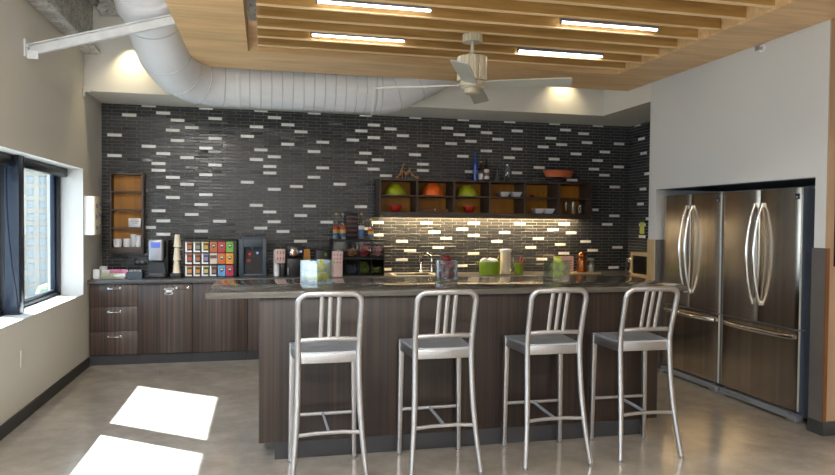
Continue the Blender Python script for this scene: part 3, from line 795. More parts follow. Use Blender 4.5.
m = MB(); m.b2(S0, S0+.02, SY, -.009, Z0, Z1, .001); m.b2(S1-.02, S1, SY, -.009, Z0, Z1, .001); m.b2(S0+.02, S1-.02, SY, -.009, Z1-.018, Z1, .001); m.b2(S0+.02, S1-.02, SY, -.009, 1.600, 1.618, .001); m.b2(S0+.02, S1-.02, SY, SY+.02, Z0, 1.5995, .001); m.build('case', 'darkwood', t)
CW = (S1-S0)/6
for k in range(1, 6): MB().b2(S0+CW*k-.012, S0+CW*k+.012, SY+.001, -.014, 1.618, Z1-.018).build('divider', 'darkwood', t)
for k in range(6): MB().b2(S0+CW*k+(.02 if k == 0 else .012), S0+CW*(k+1)-(.02 if k == 5 else .012), SY+.003, -.014, 1.800, 1.816).build('shelf_board', 'darkwood', t)
MB().b2(S0+.02, S1-.02, -.014, -.0095, 1.618, Z1-.018).build('back_panel', 'amber', t)
part_label(MB().b2(S0+.06, S1-.06, -.13, -.10, 1.585, 1.5995, .002).build('light_strip', 'warmled', t), 'warm glowing light strip under the cabinet')

# ---- lathe kit
def lathe_thing(name, label, cat, prof, loc, mat, group=None, seg=24, sx=1, sy=1):
    m = MB(); m.lathe(prof, loc, seg, None, sx, sy)
    o = m.build(name, mat, None, 50)
    # move the origin to the base
    o.data.transform(Matrix.Translation(-Vector(loc))); o.location = loc
    return tag(o, label, cat, group)
def bowl_prof(r, h, foot=.45, t=.006):
    out = []; inn = []
    for k in range(9):
        u = k/8; q = foot + (1-foot)*math.sin(u*PI/2)**.8
        out.append((r*q, h*u))
        inn.append((max(r*q-t, .001), max(h*u, t)))
    return [(0, 0)] + out + inn[::-1] + [(0, t)]
def dome_prof(r, h, t=.006):
    out = [(r*1.0, 0), (r, .012)] + [(r*math.cos(a), .012+(h-.012)*math.sin(a)) for a in [k*PI/20 for k in range(1, 8)]]
    out += [(r*.42, h-.002), (r*.42, h), (0, h)]
    return [(0, .0)] + out
cw = lambda k, u: S0 + CW*k + CW*u
ZU, ZL = 1.8165, 1.6185
g = 'bowls in the wall cubbies'
lathe_thing('mixing_bowl', 'lime green bowl upside down in the first upper cubby', 'bowl', dome_prof(.122, .128), (3.255, -.205, ZU), 'lime', g)
lathe_thing('mixing_bowl', 'orange bowl upside down in an upper cubby', 'bowl', dome_prof(.128, .150), (3.705, -.205, ZU), 'orange', g)
lathe_thing('mixing_bowl', 'lime green bowl upside down in the third upper cubby, under the bottles', 'bowl', dome_prof(.122, .126), (4.135, -.205, ZU), 'lime', g)
lathe_thing('serving_bowl', 'red bowl in the first lower cubby under the lime bowl', 'bowl', bowl_prof(.075, .078), (3.255, -.22, ZL), 'red', g)
lathe_thing('serving_bowl', 'red bowl in the third lower cubby of the cabinet', 'bowl', bowl_prof(.079, .082), (4.165, -.22, ZL), 'red', g)
for x, z, lab in ((4.600, ZU, 'white tapered bowl in the fourth upper cubby, nearer the lime bowl'), (4.757, ZU, 'white tapered bowl in the fourth upper cubby, beside the divider to the red dish'), (5.052, ZL, 'white tapered bowl in the fifth lower cubby, first of its pair'), (5.190, ZL, 'white tapered bowl in the fifth lower cubby, second of its pair')):
    m = MB()
    rr = [(.036, 0), (.040, .004), (.064, .062), (.058, .062), (.034, .010), (.001, .008)]
    rings = [[Vector((x + q*1.414*math.cos(PI/4+PI/2*k), -.22 + q*1.414*math.sin(PI/4+PI/2*k), z+h)) for k in range(4)] for q, h in rr]
    m.loft(rings); tag(m.build('square_bowl', 'ceramic'), lab, 'bowl', g)
lathe_thing('serving_dish', 'small red dish in the fifth upper cubby', 'dish', bowl_prof(.038, .03), (4.985, -.2, ZU), 'red')
t = thing('serving_tray', 'low wooden tray in the second lower cubby', 'tray', (3.715, -.22, ZL))
m = MB(); m.b2(3.552, 3.878, -.30, -.14, ZL, ZL+.010, .002); m.b2(3.552, 3.878, -.30, -.29, ZL+.010, ZL+.040, .002); m.b2(3.552, 3.878, -.15, -.14, ZL+.010, ZL+.040, .002); m.build('tray_body', 'plywood', t)
m = MB(); m.prism([(3.70, ZL+.040), (3.73, ZL+.040), (3.715, ZL+.022)], -.3015, -.3005, 'y'); m.build('handle_notch', 'cup', t)
gl_prof = [(0, 0), (.022, 0), (.024, .006), (.026, .15), (.0235, .15), (.021, .010), (0, .010)]
for x, lab in ((5.44, 'tall clear glass in the last lower cubby, next to the white bowls'), (5.535, 'tall clear glass in the last lower cubby, beside the glass jug')):
    lathe_thing('drinking_glass', lab, 'glass', gl_prof, (x, -.2, ZL), 'clearb', 'glassware in the last cubby')
lathe_thing('glass_jug', 'squat glass jug at the end of the last lower cubby', 'jug', [(0, 0), (.040, 0), (.046, .02), (.042, .06), (.032, .08), (.036, .112), (.033, .112), (.029, .08), (.038, .06), (.042, .02), (0, .008)], (5.632, -.2, ZL), 'clearb', 'glassware in the last cubby')
# on top of the cabinet
t = thing('wooden_toy', 'jointed wooden bead figure sprawled on the wall cabinet', 'figurine', (3.40, -.2, Z1))
m = MB(); zz = Z1
J = [(3.275, .018), (3.305, .06), (3.33, .105), (3.39, .075), (3.43, .10), (3.46, .06), (3.52, .018)]
for (a, b) in zip(J, J[1:]): m.tube([(a[0], -.2, zz+a[1]), (b[0], -.2, zz+b[1])], .0075, 6)
m.tube([(3.31, -.21, zz+.05), (3.35, -.22, zz+.19)], .0075, 6); m.tube([(3.39, -.19, zz+.08), (3.44, -.2, zz+.14)], .0075, 6); m.tube([(3.345, -.17, zz+.012), (3.34, -.19, zz+.10)], .0075, 6); m.tube([(3.36, -.22, zz+.006), (3.39, -.2, zz+.08)], .0075, 6)
m.build('limb', 'wicker', t)
m = MB()
for (x, h), r in zip(J, (.024, .018, .020, .024, .016, .018, .024)): m.ball((x, -.2, zz+max(h, r)), r, 10)
m.build('bead', 'wicker', t)
def bottle(name, label, x, y, z, h, r, mat, labmat, capmat=None, group=None, neck=.62, liquid=None):
    t = thing(name, label, 'bottle', (x, y, z), group)
    m = MB(); m.lathe([(0, 0), (r*.95, 0), (r, .008), (r, h*neck*.86), (r*.8, h*neck), (r*.36, h*(neck+.15)), (r*.33, h*.95), (r*.40, h*.955), (r*.40, h*.985), (r*.3, h*.99), (0, h*.99)], (x, y, z), 18); m.build('bottle_glass', mat, t, 50)
    if labmat:
        m = MB(); zs = [(h*.14, labmat[0]), (h*.30, labmat[1]), (h*.42, labmat[2])]; ms = []
        for i, mm in enumerate(labmat[:3]):
            m.mi = i; a = h*(.10+.14*i); b = h*(.10+.14*(i+1)); m.lathe([(r+.0004, a), (r+.001, a), (r+.001, b), (r+.0004, b)], (x, y, z), 18)
        m.build('label', list(labmat[:3]), t, 50)
    if capmat:
        m = MB(); m.lathe([(r*.42, h*.93), (r*.44, h*.935), (r*.44, h*.998), (r*.3, h), (0, h)], (x, y, z), 12); m.build('cap', capmat, t, 50)
    return t
bottle('glass_bottle', 'tall cobalt blue bottle on the wall cabinet', 4.243, -.2, Z1+.0005, .355, .034, 'blueglass', ('blueglass', 'label_b', 'blueglass'), 'blueglass', 'bottles on the wall cabinet')
bottle('glass_bottle', 'short dark bottle with a pale label beside the blue bottle', 4.313, -.2, Z1+.0005, .245, .030, 'brownglass', ('label_w', 'label_w', 'plum'), 'goldcap', 'bottles on the wall cabinet')
bottle('glass_bottle', 'brown bottle with a pale label, between the short bottle and the carafe', 4.387, -.2, Z1+.0005, .285, .032, 'brownglass', ('label_w', 'plum', 'label_w'), 'black', 'bottles on the wall cabinet')
lathe_thing('glass_carafe', 'small clear glass carafe on the wall cabinet', 'carafe', [(0, 0), (.036, 0), (.038, .03), (.030, .07), (.012, .10), (.011, .155), (.016, .16), (.013, .16), (.009, .15), (.01, .10), (.027, .07), (.034, .03), (0, .006)], (4.522, -.2, Z1+.0005), 'clearb')
lathe_thing('glass_vase', 'rounded clear glass vase on the wall cabinet', 'vase', [(0, 0), (.030, 0), (.034, .012), (.05, .06), (.056, .11), (.048, .16), (.030, .19), (.034, .215), (.031, .215), (.027, .19), (.045, .16), (.052, .11), (.046, .06), (0, .02)], (4.655, -.2, Z1+.0005), 'clearb')
t = thing('pedestal_tray', 'terracotta oval tray on a dark low stand atop the cabinet', 'tray', (5.33, -.2, Z1))
m = MB(); m.lathe([(0, 0), (.12, 0), (.12, .012), (.05, .03), (.045, .055), (.10, .072), (0, .072)], (5.33, -.2, Z1+.0005), 24, None, 1.1, .6); m.build('stand', 'black', t, 50)
m = MB(); m.lathe([(0, .073), (.17, .073), (.20, .15), (.205, .155), (.195, .155), (.165, .085), (0, .085)], (5.33, -.2, Z1), 28, None, 1, .55); m.build('dish', 'terra', t, 50)

# left cubby contents
t = thing('sign_card', 'white folded card sign in the third cubby of the narrow shelf', 'sign', (.357, -.09, 1.418))
m = MB(); m.box((.357, -.085, 1.468), (.126, .05, .098), .002, Matrix.Rotation(.12, 3, 'Y') if False else None); m.build('card', 'paper', t)
m = MB()
for k, (w_, z) in enumerate(((.08, 1.495), (.09, 1.478), (.06, 1.461))): m.b2(.357-w_/2, .357+w_/2, -.1112, -.1102, z, z+.006)
m.build('print_line', 'grey', t)
cupp = lambda r, h: [(0, 0), (r*.86, 0), (r*.92, .006), (r, h*.3), (r, h), (r*.92, h), (r*.9, h*.3), (0, .01)]
for x, y, r, h, lab in ((.181, -.102, .043, .090, 'short white cup at the left end of the narrow shelf bottom cubby'), (.279, -.104, .040, .092, 'short white cup in the middle of the narrow shelf bottom cubby'), (.333, -.048, .032, .140, 'tall white cup standing at the back of the bottom cubby'), (.392, -.10, .034, .128, 'tall white cup at the front right of the bottom cubby')):
    lathe_thing('paper_cup', lab, 'cup', cupp(r, h), (x, y, 1.2005), 'ceramic', 'cups in the narrow shelf')
# towel dispenser on the left wall
t = thing('wall_dispenser', 'white wall mounted dispenser box between the window and tile wall', 'dispenser', (.05, -.62, 1.345))
m = MB(); m.b2(.001, .092, -.745, -.492, 1.345, 1.735, .006); m.build('case', 'white', t)
m = MB(); m.b2(.0925, .100, -.740, -.497, 1.350, 1.728, .003); m.build('door', 'cup', t)
m = MB()
for z in (1.42, 1.53, 1.64): m.b2(.1005, .112, -.60, -.56, z, z+.04, .003); m.b2(.1005, .106, -.70, -.66, z-.02, z+.02, .002)
m.build('latch', 'grey', t)
t = thing('wall_outlet', 'blank beige outlet plate low on the wall under the window', 'outlet', (.0, -2.49, .47))
m = MB(); m.b2(.0005, .006, -2.53, -2.455, .405, .535, .002); m.build('plate', 'wall', t)
m = MB(); 
for z in (.445, .495): m.b2(.0062, .0066, -2.51, -2.475, z-.015, z+.015, .0)
m.build('socket', 'wall', t)
t = thing('wall_outlet', 'dark outlet on the tiles behind the coffee brewer', 'outlet', (.395, -.01, 1.03))
m = MB(); m.b2(.335, .45, -.016, -.0085, .995, 1.065, .002); m.build('plate', 'black', t)
m = MB(); m.b2(.352, .385, -.0175, -.0162, 1.015, 1.045, .001); m.b2(.40, .433, -.0175, -.0162, 1.015, 1.045, .001); m.build('socket', 'grey', t)
t = thing('wall_outlet', 'dark outlet on the tiles left of the sink', 'outlet', (3.11, -.01, 1.05))
m = MB(); m.b2(3.05, 3.17, -.016, -.0085, 1.00, 1.075, .002); m.build('plate', 'black', t)
m = MB(); m.b2(3.067, 3.10, -.0175, -.0162, 1.02, 1.055, .001); m.b2(3.12, 3.153, -.0175, -.0162, 1.02, 1.055, .001); m.build('socket', 'grey', t)
tag(MB().b2(W-.0105, W-.0095, -.395, -.29, 1.375, 1.525).build('sticky_note', 'post'), 'yellow paper note stuck on the side tile wall', 'note')

# ------------------------------------------------------------------ things on the back counter
Z = CT+.0005
for x, y, h, r, lab in ((.060, -.50, .100, .038, 'white cup on the counter corner, closest to the room'), (.095, -.36, .122, .038, 'taller white cup behind the corner cup, against the wall')):
    lathe_thing('paper_cup', lab, 'cup', cupp(r, h), (x, y, Z), 'ceramic', 'cups on the counter corner')
t = thing('packet_caddy', 'clear caddy of sweetener packets on the counter beside the corner cups', 'caddy', (.225, -.48, Z))
def open_box(m, x0, x1, y0, y1, z0, z1, w=.003):
    m.b2(x0, x1, y0, y1, z0, z0+w); m.b2(x0, x1, y0, y0+w, z0+w, z1); m.b2(x0, x1, y1-w, y1, z0+w, z1); m.b2(x0, x0+w, y0+w, y1-w, z0+w, z1); m.b2(x1-w, x1, y0+w, y1-w, z0+w, z1); return m
open_box(MB(), .105, .350, -.55, -.40, Z, Z+.058).build('box', 'clear', t)
for k in range(30):
    q = k/30; x = .118 + .22*((k*7) % 30)/30; y = -.535 + .05*(k % 3)
    mat, lab = (('yellow', 'pale yellow packet in the clear sweetener caddy') if k % 3 == 0 else (('pink', 'pink packet in the clear sweetener caddy') if x > .19 and k % 3 == 1 else ('paper', 'white packet in the clear sweetener caddy')))
    hh = .055 if mat == 'yellow' else (.094 if mat == 'pink' else .085)
    m = MB(); m.box((x, y, Z+.004+hh/2), (.034, .007, hh-.002), .002, Matrix.Rotation(R_.uniform(-.12, .12), 3, 'Y'))
    tag(m.build('sugar_packet', mat), lab, 'packet', lab.split()[0]+' packets in the clear caddy')
t = thing('acrylic_bin', 'blue tinted acrylic bin between the packet caddy and coffee brewer', 'bin', (.43, -.47, Z))
m = MB(); open_box(m, .357, .505, -.54, -.39, Z, Z+.075, .004); m.build('box', 'slate', t)
m = MB(); 
for k in range(5): m.box((.38+.026*k, -.46, Z+.055), (.012, .11, .075), .002)
m.build('stirrer_pack', 'silver', t)
# single cup brewer
t = thing('coffee_brewer', 'black single cup coffee brewer with silver front and blue screen', 'coffee maker', (.635, -.36, Z))
m = MB(); m.b2(.535, .745, -.36, -.14, Z, Z+.405, .025); m.b2(.52, .735, -.50, -.16, Z, Z+.04, .015); m.b2(.545, .72, -.47, -.3, Z+.20, Z+.40, .03); m.build('body', 'black', t)
m = MB(); m.prism([(.525, Z+.02), (.73, Z+.02), (.705, Z+.165), (.555, Z+.165)], -.42, -.36, 'y'); m.build('cup_bay', 'slated', t)
m = MB(); m.box((.632, -.475, Z+.295), (.150, .05, .23), .024, None, 4); hd = m.build('front_cover', 'silver', t, 50)
m = MB(); m.box((.632, -.5025, Z+.352), (.092, .006, .058), .01, None, 3); m.build('screen', 'screen', hd)
m = MB(); m.b2(.56, .71, -.49, -.42, Z+.04, Z+.048, .002); m.build('drip_tray', 'grey', t)
# cup dispenser
t = thing('cup_stand', 'black base holding upturned paper cups beside the coffee brewer', 'cup holder', (.83, -.42, Z))
m = MB(); m.b2(.775, .885, -.475, -.365, Z, Z+.05, .006); m.build('base', 'black', t)
for k, (h0, lab) in enumerate(((.05, 'lowest cream paper cup of the upturned stack'), (.185, 'middle cream paper cup of the upturned stack'), (.325, 'topmost cream paper cup of the upturned stack'))):
    hh = .135 if k else .134
    lathe_thing('paper_cup', lab, 'cup', [(0, 0), (.039, 0), (.041, .004), (.038, .01), (.026, hh), (0, hh)], (.832+.004*k, -.42, Z+h0+.001*k+.0005), 'cup', 'upturned paper cups by the brewer', 20)
# drink box rack
t = thing('box_rack', 'black rack of eighteen drink boxes on the back counter', 'rack', (1.17, -.34, Z))
RX0, RX1, RY = .893, 1.455, -.42
m = MB(); m.b2(RX0, RX1, -.25, -.235, Z, Z+.405, .001); m.b2(RX0, RX0+.022, RY+.0, -.25, Z, Z+.405, .002); m.b2(RX1-.030, RX1, RY, -.25, Z, Z+.405, .002); m.b2(RX0, RX1, RY, -.25, Z+.392, Z+.405, .002); m.b2(RX0, RX1, RY, -.25, Z, Z+.010, .002)
for z in (.137, .264): m.b2(RX0+.022, RX1-.03, RY+.012, -.25, Z+z, Z+z+.005)
m.build('frame', 'black', t)
cells = [['d:b06a3a:tan', 'd:8a8a6a:olive', 'd:c8a028:mustard', 'b46a4a', 'c0424a', '74b04a'], ['d:b0503a:rust', 'd:a8643c:brown', 'd:8a7ea8:violet', 'd2c6bc', 'd0703c', 'e39a34'], ['d:c88a3a:amber', 'd:d08c3a:orange', 'd:c8b878:straw', 'd:9a6a5a:cocoa', '6a9fd0', 'bf3a5c']]
cname = {'b46a4a': 'brown', 'c0424a': 'red', '74b04a': 'green', 'd2c6bc': 'white and brown', 'd0703c': 'burnt orange', 'e39a34': 'golden orange', '6a9fd0': 'sky blue', 'bf3a5c': 'crimson'}
mc = {}
def cmat(h):
    if h not in mc: mc[h] = simple('print_'+h, h, .5)
    return mc[h]
rown = ('top', 'middle', 'bottom')
for r in range(3):
    for c in range(6):
        x0 = RX0+.026+.0845*c; x1 = x0+.078; z0 = Z+.270-.127*r+.0005+(.0 if r < 2 else -.005); z1 = z0+.116
        v = cells[r][c]; dark = v.startswith('d:')
        if dark: _, h, nm = v.split(':')
        else: h, nm = v, cname[v]
        t = thing('drink_box', ('black and silver drink box with %s picture' % nm if dark else '%s drink box' % nm) + ', column %d, %s row' % (c+1, rown[r]), 'box', ((x0+x1)/2, -.34, z0), 'drink boxes in the black rack')
        m = MB(); m.b2(x0, x1, RY+.006, -.27, z0, z1, .001); m.build('carton', 'slated' if dark else cmat(h), t)
        m = MB(); yf = RY+.0058
        if dark:
            m.mi = 0; m.b2(x0, x0+.018, yf-.0012, yf, z0+.002, z1-.002); m.b2(x0+.018, x1-.01, yf-.0012, yf, z0+.002, z0+.018)
            m.mi = 1; m.b2(x0+.024, x1-.012, yf-.0012, yf, z0+.035, z0+.075); m.b2(x0+.01, x1-.004, yf-.0014, yf-.0003, z1-.018, z1-.004)
            m.build('front_print', ['paper', cmat(h)], t)
        elif nm == 'white and brown':
            m.b2(x0+.004, x1-.004, yf-.0012, yf, z0+.06, z0+.095); m.build('front_print', 'plum', t)
        else:
            m.b2(x0+.018, x1-.018, yf-.0012, yf, z0+.058, z0+.088); m.b2(x0+.030, x1-.030, yf-.0012, yf, z0+.046, z0+.06); m.mi = 1; m.b2(x0+.024, x1-.024, yf-.0016, yf-.001, z0+.066, z0+.080); m.build('front_print', ['slated', 'yellow'], t)
# water dispenser
t = thing('water_dispenser', 'slate grey water dispenser with recessed bay and red light', 'dispenser', (1.62, -.33, Z))
m = MB(); X0, X1, Y0 = 1.478, 1.775, -.42
m.b2(X0, X0+.055, Y0, -.12, Z, Z+.42, .008); m.b2(X1-.045, X1, Y0, -.12, Z, Z+.42, .008); m.b2(X0+.05, X1-.04, Y0, -.12, Z+.325, Z+.42, .008); m.b2(X0+.05, X1-.04, Y0, -.12, Z, Z+.035, .006); m.b2(X0+.05, X1-.04, -.3, -.12, Z+.03, Z+.33)
m.prism([(X0+.02, Z+.42), (X1-.01, Z+.42), (X1-.03, Z+.44), (X0+.045, Z+.44)], -.38, -.14, 'y'); m.build('case', 'slate', t)
m = MB(); m.b2(X0+.056, X1-.046, -.312, -.301, Z+.036, Z+.324); m.build('bay_panel', 'black', t)
m = MB(); m.cyl((1.590, -.312, Z+.245), (1.590, -.326, Z+.245), .014, 14); m.build('hot_button', 'redlamp', t)
m = MB(); m.b2(1.662, 1.684, -.320, -.3125, Z+.245, Z+.270, .003); m.build('cold_button', 'bluelamp', t)
m = MB(); m.b2(1.556, 1.604, -.3155, -.3125, Z+.155, Z+.190, .001); m.build('label_plate', 'label_r', t)
m = MB(); m.cyl((1.62, -.36, Z+.30), (1.62, -.36, Z+.328), .012, 10); m.build('spout', 'grey', t)
# cup tube with rose card
t = thing('cup_tube', 'white cup tube with a rose printed box beside the water dispenser', 'cup dispenser', (1.90, -.36, Z))
m = MB(); m.lathe([(0, 0), (.034, 0), (.034, .285), (.030, .29), (0, .29)], (1.882, -.33, Z), 20); m.build('tube', 'white', t, 50)
m = MB(); m.b2(1.862, 1.972, -.44, -.37, Z+.150, Z+.305, .006); bx = m.build('box', 'rose', t)
m = MB()
for a in range(3):
    for b in range(2): m.tube([(1.885+.032*a, -.4412, Z+.185+.065*b), (1.892+.032*a, -.4412, Z+.205+.065*b), (1.888+.032*a, -.4412, Z+.215+.065*b)], .005, 6)
m.build('dot_print', 'plum', bx)
m = MB(); m.b2(1.925, 1.965, -.42, -.30, Z, Z+.149, .004); m.build('post', 'black', t)
# espresso machine
t = thing('espresso_machine', 'black espresso machine with a round chrome boiler', 'coffee maker', (2.07, -.32, Z))
m = MB(); m.b2(1.992, 2.158, -.42, -.13, Z, Z+.20, .008); m.b2(1.992, 2.158, -.30, -.13, Z+.19, Z+.345, .01); m.build('case', 'black', t)
m = MB(); m.ball((2.072, -.365, Z+.265), .066, 20, (1, .8, 1)); m.build('boiler', 'chrome', t, 60)
m = MB(); m.b2(2.060, 2.088, -.432, -.405, Z+.225, Z+.285, .006); m.build('valve', 'amberj', t)
m = MB(); m.cyl((2.150, -.35, Z+.275), (2.150, -.372, Z+.275), .012, 12); m.build('indicator', 'bluelamp', t)
m = MB(); m.b2(2.0, 2.012, -.432, -.42, Z+.02, Z+.10, .003); m.build('latch', 'silver', t)
# items between
t = thing('snack_bag', 'orange foil bag standing by the espresso machine', 'bag', (2.225, -.2, Z))
m = MB(); m.loft([[Vector((2.225+sx*w, -.2+sy*d, Z+h)) for sx, sy in ((-1, -1), (1, -1), (1, 1), (-1, 1))] for w, d, h in ((.034, .03, 0), (.038, .032, .08), (.036, .022, .22), (.033, .004, .275), (.034, .003, .295))]); m.build('pouch', cmat('c98a2e'), t)
m = MB(); m.b2(2.20, 2.25, -.233, -.2315, Z+.12, Z+.17); m.build('front_label', 'label_y', t)
t = thing('card_box', 'black box with a green mark behind the pear vase', 'box', (2.395, -.22, Z))
m = MB(); m.b2(2.318, 2.472, -.29, -.14, Z, Z+.29, .004); m.build('carton', 'black', t)
m = MB(); m.b2(2.42, 2.445, -.2915, -.2905, Z+.22, Z+.255); m.build('mark', 'green', t)
t = thing('print_box', 'rose printed box leaning in front of the candy dispenser', 'box', (2.54, -.50, Z))
m = MB(); m.b2(2.482, 2.598, -.55, -.50, Z, Z+.285, .003); bx = m.build('carton', 'rose', t)
m = MB()
for a in range(3):
    for b in range(3): m.ball((2.505+.034*a, -.551, Z+.16+.042*b), .008, 6, (1, .2, 1))
m.build('dot_print', 'plum', bx)
# candy dispenser: eight clear bins in a black frame
t = thing('candy_dispenser', 'black two tier candy dispenser of eight clear bins', 'dispenser', (2.79, -.32, Z))
m = MB(); m.b2(2.498, 3.090, -.20, -.17, Z, Z+.405, .002); m.b2(2.498, 3.090, -.42, -.20, Z, Z+.012, .002); m.b2(2.498, 3.090, -.42, -.20, Z+.197, Z+.212, .002); m.b2(2.498, 3.090, -.42, -.20, Z+.398, Z+.410, .002)
for k in range(5): x = 2.500+.1465*k; m.b2(x-.004, x+.004, -.425, -.20, Z+.012, Z+.398)
m.build('frame', 'black', t)
cand = [['candy_w', 'candy_t', 'candy_r', 'candy_p'], ['candy_k', 'candy_b', 'candy_g', 'candy_g']]
cn = {'candy_w': 'pale', 'candy_t': 'tan', 'candy_r': 'red', 'candy_p': 'pink', 'candy_k': 'dark', 'candy_b': 'blue grey', 'candy_g': 'green'}
fill = [[.06, .5, .92, .75], [.35, .6, .85, .42]]
for r in range(2):
    for c in range(4):
        x0 = 2.506+.1465*c; x1 = x0+.134; z0 = Z+.214-.200*r; z1 = z0+.172
        m = MB(); open_box(m, x0, x1, -.455, -.215, z0, z1, .003); b = m.build('bin', 'clear', t)
        m = MB(); m.b2(x0+.002, x1-.002, -.457, -.36, z1+.0005, z1+.012, .003); m.b2(x0+.045, x1-.045, -.462, -.456, z1-.002, z1+.010, .002); m.build('lid', 'black', b)
        m = MB(); hh = max(.03, (z1-z0-.03)*fill[r][c]); rad = .013
        for k in range(int(16+120*fill[r][c])):
            m.ball((R_.uniform(x0+.018, x1-.018), R_.uniform(-.438, -.30), z0+.019+R_.uniform(0, hh)), rad*R_.uniform(.8, 1.1), 6, (1, 1, .8))
        o = m.build('candy_fill', cand[r][c], None, 60); tag(o, '%s candies filling the %s tier bin, column %d of the dispenser' % (cn[cand[r][c]], ('upper', 'lower')[r], c+1), 'candy', 'candies in the dispenser bins'); o['kind'] = 'stuff'
g = 'syrup bottles on the candy dispenser'; ZB = Z+.4105
lb = ('label_b', 'label_y', 'label_r')
bottle('syrup_bottle', 'syrup bottle at the outer end of the dispenser top, nearest the brewers', 2.548, -.3, ZB, .300, .036, 'clearb', lb, 'goldcap', g)
bottle('syrup_bottle', 'syrup bottle standing right beside the striped menu card', 2.625, -.3, ZB, .298, .036, 'clearb', lb, 'silver', g)
bottle('syrup_bottle', 'syrup bottle with a blue side label, just past the striped menu card', 2.842, -.3, ZB, .305, .034, 'clearb', ('label_b', 'label_b', 'label_w'), 'goldcap', g)
bottle('syrup_bottle', 'shortest syrup bottle, last on the dispenser toward the sink', 2.950, -.3, ZB, .240, .032, 'clearb', lb, 'goldcap', g)
for x, h in ((2.548, .10), (2.625, .12), (2.842, .05), (2.950, .08)):
    pass
t = thing('menu_card', 'dark card with striped lines standing between the syrup bottles', 'sign', (2.735, -.23, ZB))
m = MB(); m.b2(2.668, 2.805, -.24, -.225, ZB, ZB+.305, .002); m.build('card', 'black', t)
m = MB()
for k in range(5): m.b2(2.676, 2.797, -.2416, -.2402, ZB+.04+.052*k, ZB+.062+.052*k)
m.build('print_line', 'plum', t)
# green bin with napkins, white canister, green bucket
t = thing('green_bin', 'leaf green round bin of white napkins on the counter', 'bin', (4.360, -.42, Z))
m = MB(); m.lathe([(0, 0), (.118, 0), (.12, .006), (.124, .155), (.119, .155), (.115, .008), (0, .008)], (4.360, -.42, Z), 28); m.build('tub', 'green', t, 50)
m = MB(); 
for s_ in (-1, 1): m.tube([(4.360+.12*s_, -.42, Z+.12), (4.360+.150*s_, -.42, Z+.125), (4.360+.145*s_, -.42, Z+.15), (4.360+.12*s_, -.42, Z+.148)], .006, 6)
m.build('grip', 'green', t)
for k, (dx, dy, dz, r) in enumerate(((-.062, .0, .165, .050), (.040, -.052, .165, .046), (.042, .050, .165, .046))):
    m = MB(); m.ball((4.360+dx, -.42+dy, Z+dz), r, 12, (1, 1, .6)); mm = m
    for v in mm.bm.verts: v.co += Vector((R_.uniform(-.006, .006), R_.uniform(-.006, .006), R_.uniform(-.006, .006)))
    tag(mm.build('napkin', 'paper', None, 30), 'crumpled white napkin heaped in the leaf green bin', 'napkin', 'napkins in the leaf green bin')
t = thing('green_scoop', 'lime green scoop leaning out of the napkin bin', 'scoop', (4.44, -.40, Z+.12))
m = MB(); m.tube([(4.430, -.42, Z+.10), (4.477, -.41, Z+.215)], [(.009, .004), (.009, .004)], 8); m.build('handle', 'lime', t)
t = thing('white_canister', 'tall white lidded canister between the two green tubs', 'canister', (4.595, -.33, Z))
m = MB(); m.lathe([(0, 0), (.066, 0), (.068, .01), (.064, .03), (.062, .26), (0, .26)], (4.595, -.33, Z), 24); m.build('jar', 'cup', t, 50)
m = MB(); m.lathe([(.070, .261), (.072, .265), (.070, .292), (.05, .298), (0, .298)], (4.595, -.33, Z), 24); m.build('lid', 'ceramic', t, 50)
t = thing('utensil_bucket', 'small green bucket holding plastic utensils on the counter', 'bucket', (4.725, -.43, Z))
m = MB(); m.lathe([(0, 0), (.045, 0), (.048, .006), (.060, .125), (.062, .13), (.057, .13), (.044, .008), (0, .008)], (4.725, -.43, Z), 24); m.build('pail', 'green', t, 50)
for a, b, mat, lab in (((4.72, 4.745), .21, 'orange_u', 'orange plastic fork upright in the small green bucket'), ((4.735, 4.775), .205, 'orange_u', 'orange plastic spoon tilted in the small green bucket'), ((4.70, 4.728), .185, 'orange_u', 'orange plastic knife in the small green bucket'), ((4.685, 4.655), .19, 'cup', 'white plastic spoon leaning out of the small green bucket')):
    m = MB(); m.tube([(a[0], -.43, Z+.02), ((a[0]+a[1])/2, -.43, Z+.11), (a[1], -.435, Z+b-.04), (a[1]+.003*(1 if a[1] > a[0] else -1), -.436, Z+b)], [(.004, .004), (.004, .004), (.006, .003), (.010, .003)], 8)
    tag(m.build('plastic_utensil', mat, None, 50), lab, 'utensil', 'utensils in the small green bucket')
# tray with jar and amber bottle, sign
t = thing('bamboo_tray', 'thin tan tray at the niche end of the counter', 'tray', (5.59, -.40, Z))
m = MB(); m.b2(5.40, 5.765, -.52, -.28, Z, Z+.008, .002); m.b2(5.40, 5.765, -.52, -.51, Z+.008, Z+.02, .002); m.b2(5.40, 5.765, -.29, -.28, Z+.008, Z+.02, .002); m.build('board', 'tan_and_sheen', t)
t = thing('counter_sign', 'white sign panel behind the green apple vase', 'sign', (5.39, -.24, Z))
m = MB(); m.b2(5.26, 5.525, -.262, -.25, Z, Z+.205, .002); m.build('panel', 'rose', t)
m = MB()
for k in range(4): m.b2(5.40, 5.50, -.2636, -.2624, Z+.05+.03*k, Z+.062+.03*k)
m.build('print_line', 'plum', t)
t = thing('amber_jar', 'tall amber jar with a knob lid on the tan tray', 'jar', (5.585, -.37, Z+.0085))
m = MB(); m.lathe([(0, 0), (.056, 0), (.060, .01), (.062, .08), (.055, .15), (.046, .18), (0, .18)], (5.585, -.37, Z+.0085), 20); m.build('body', 'amberj', t, 50)
m = MB(); m.lathe([(.050, .181), (.058, .19), (.056, .225), (.03, .25), (.012, .255), (.02, .275), (0, .28)], (5.585, -.37, Z+.0085), 20); m.build('lid', 'amberj', t, 50)
t = thing('glass_jar', 'short clear glass jar beside the amber jar', 'jar', (5.70, -.38, Z+.0085))
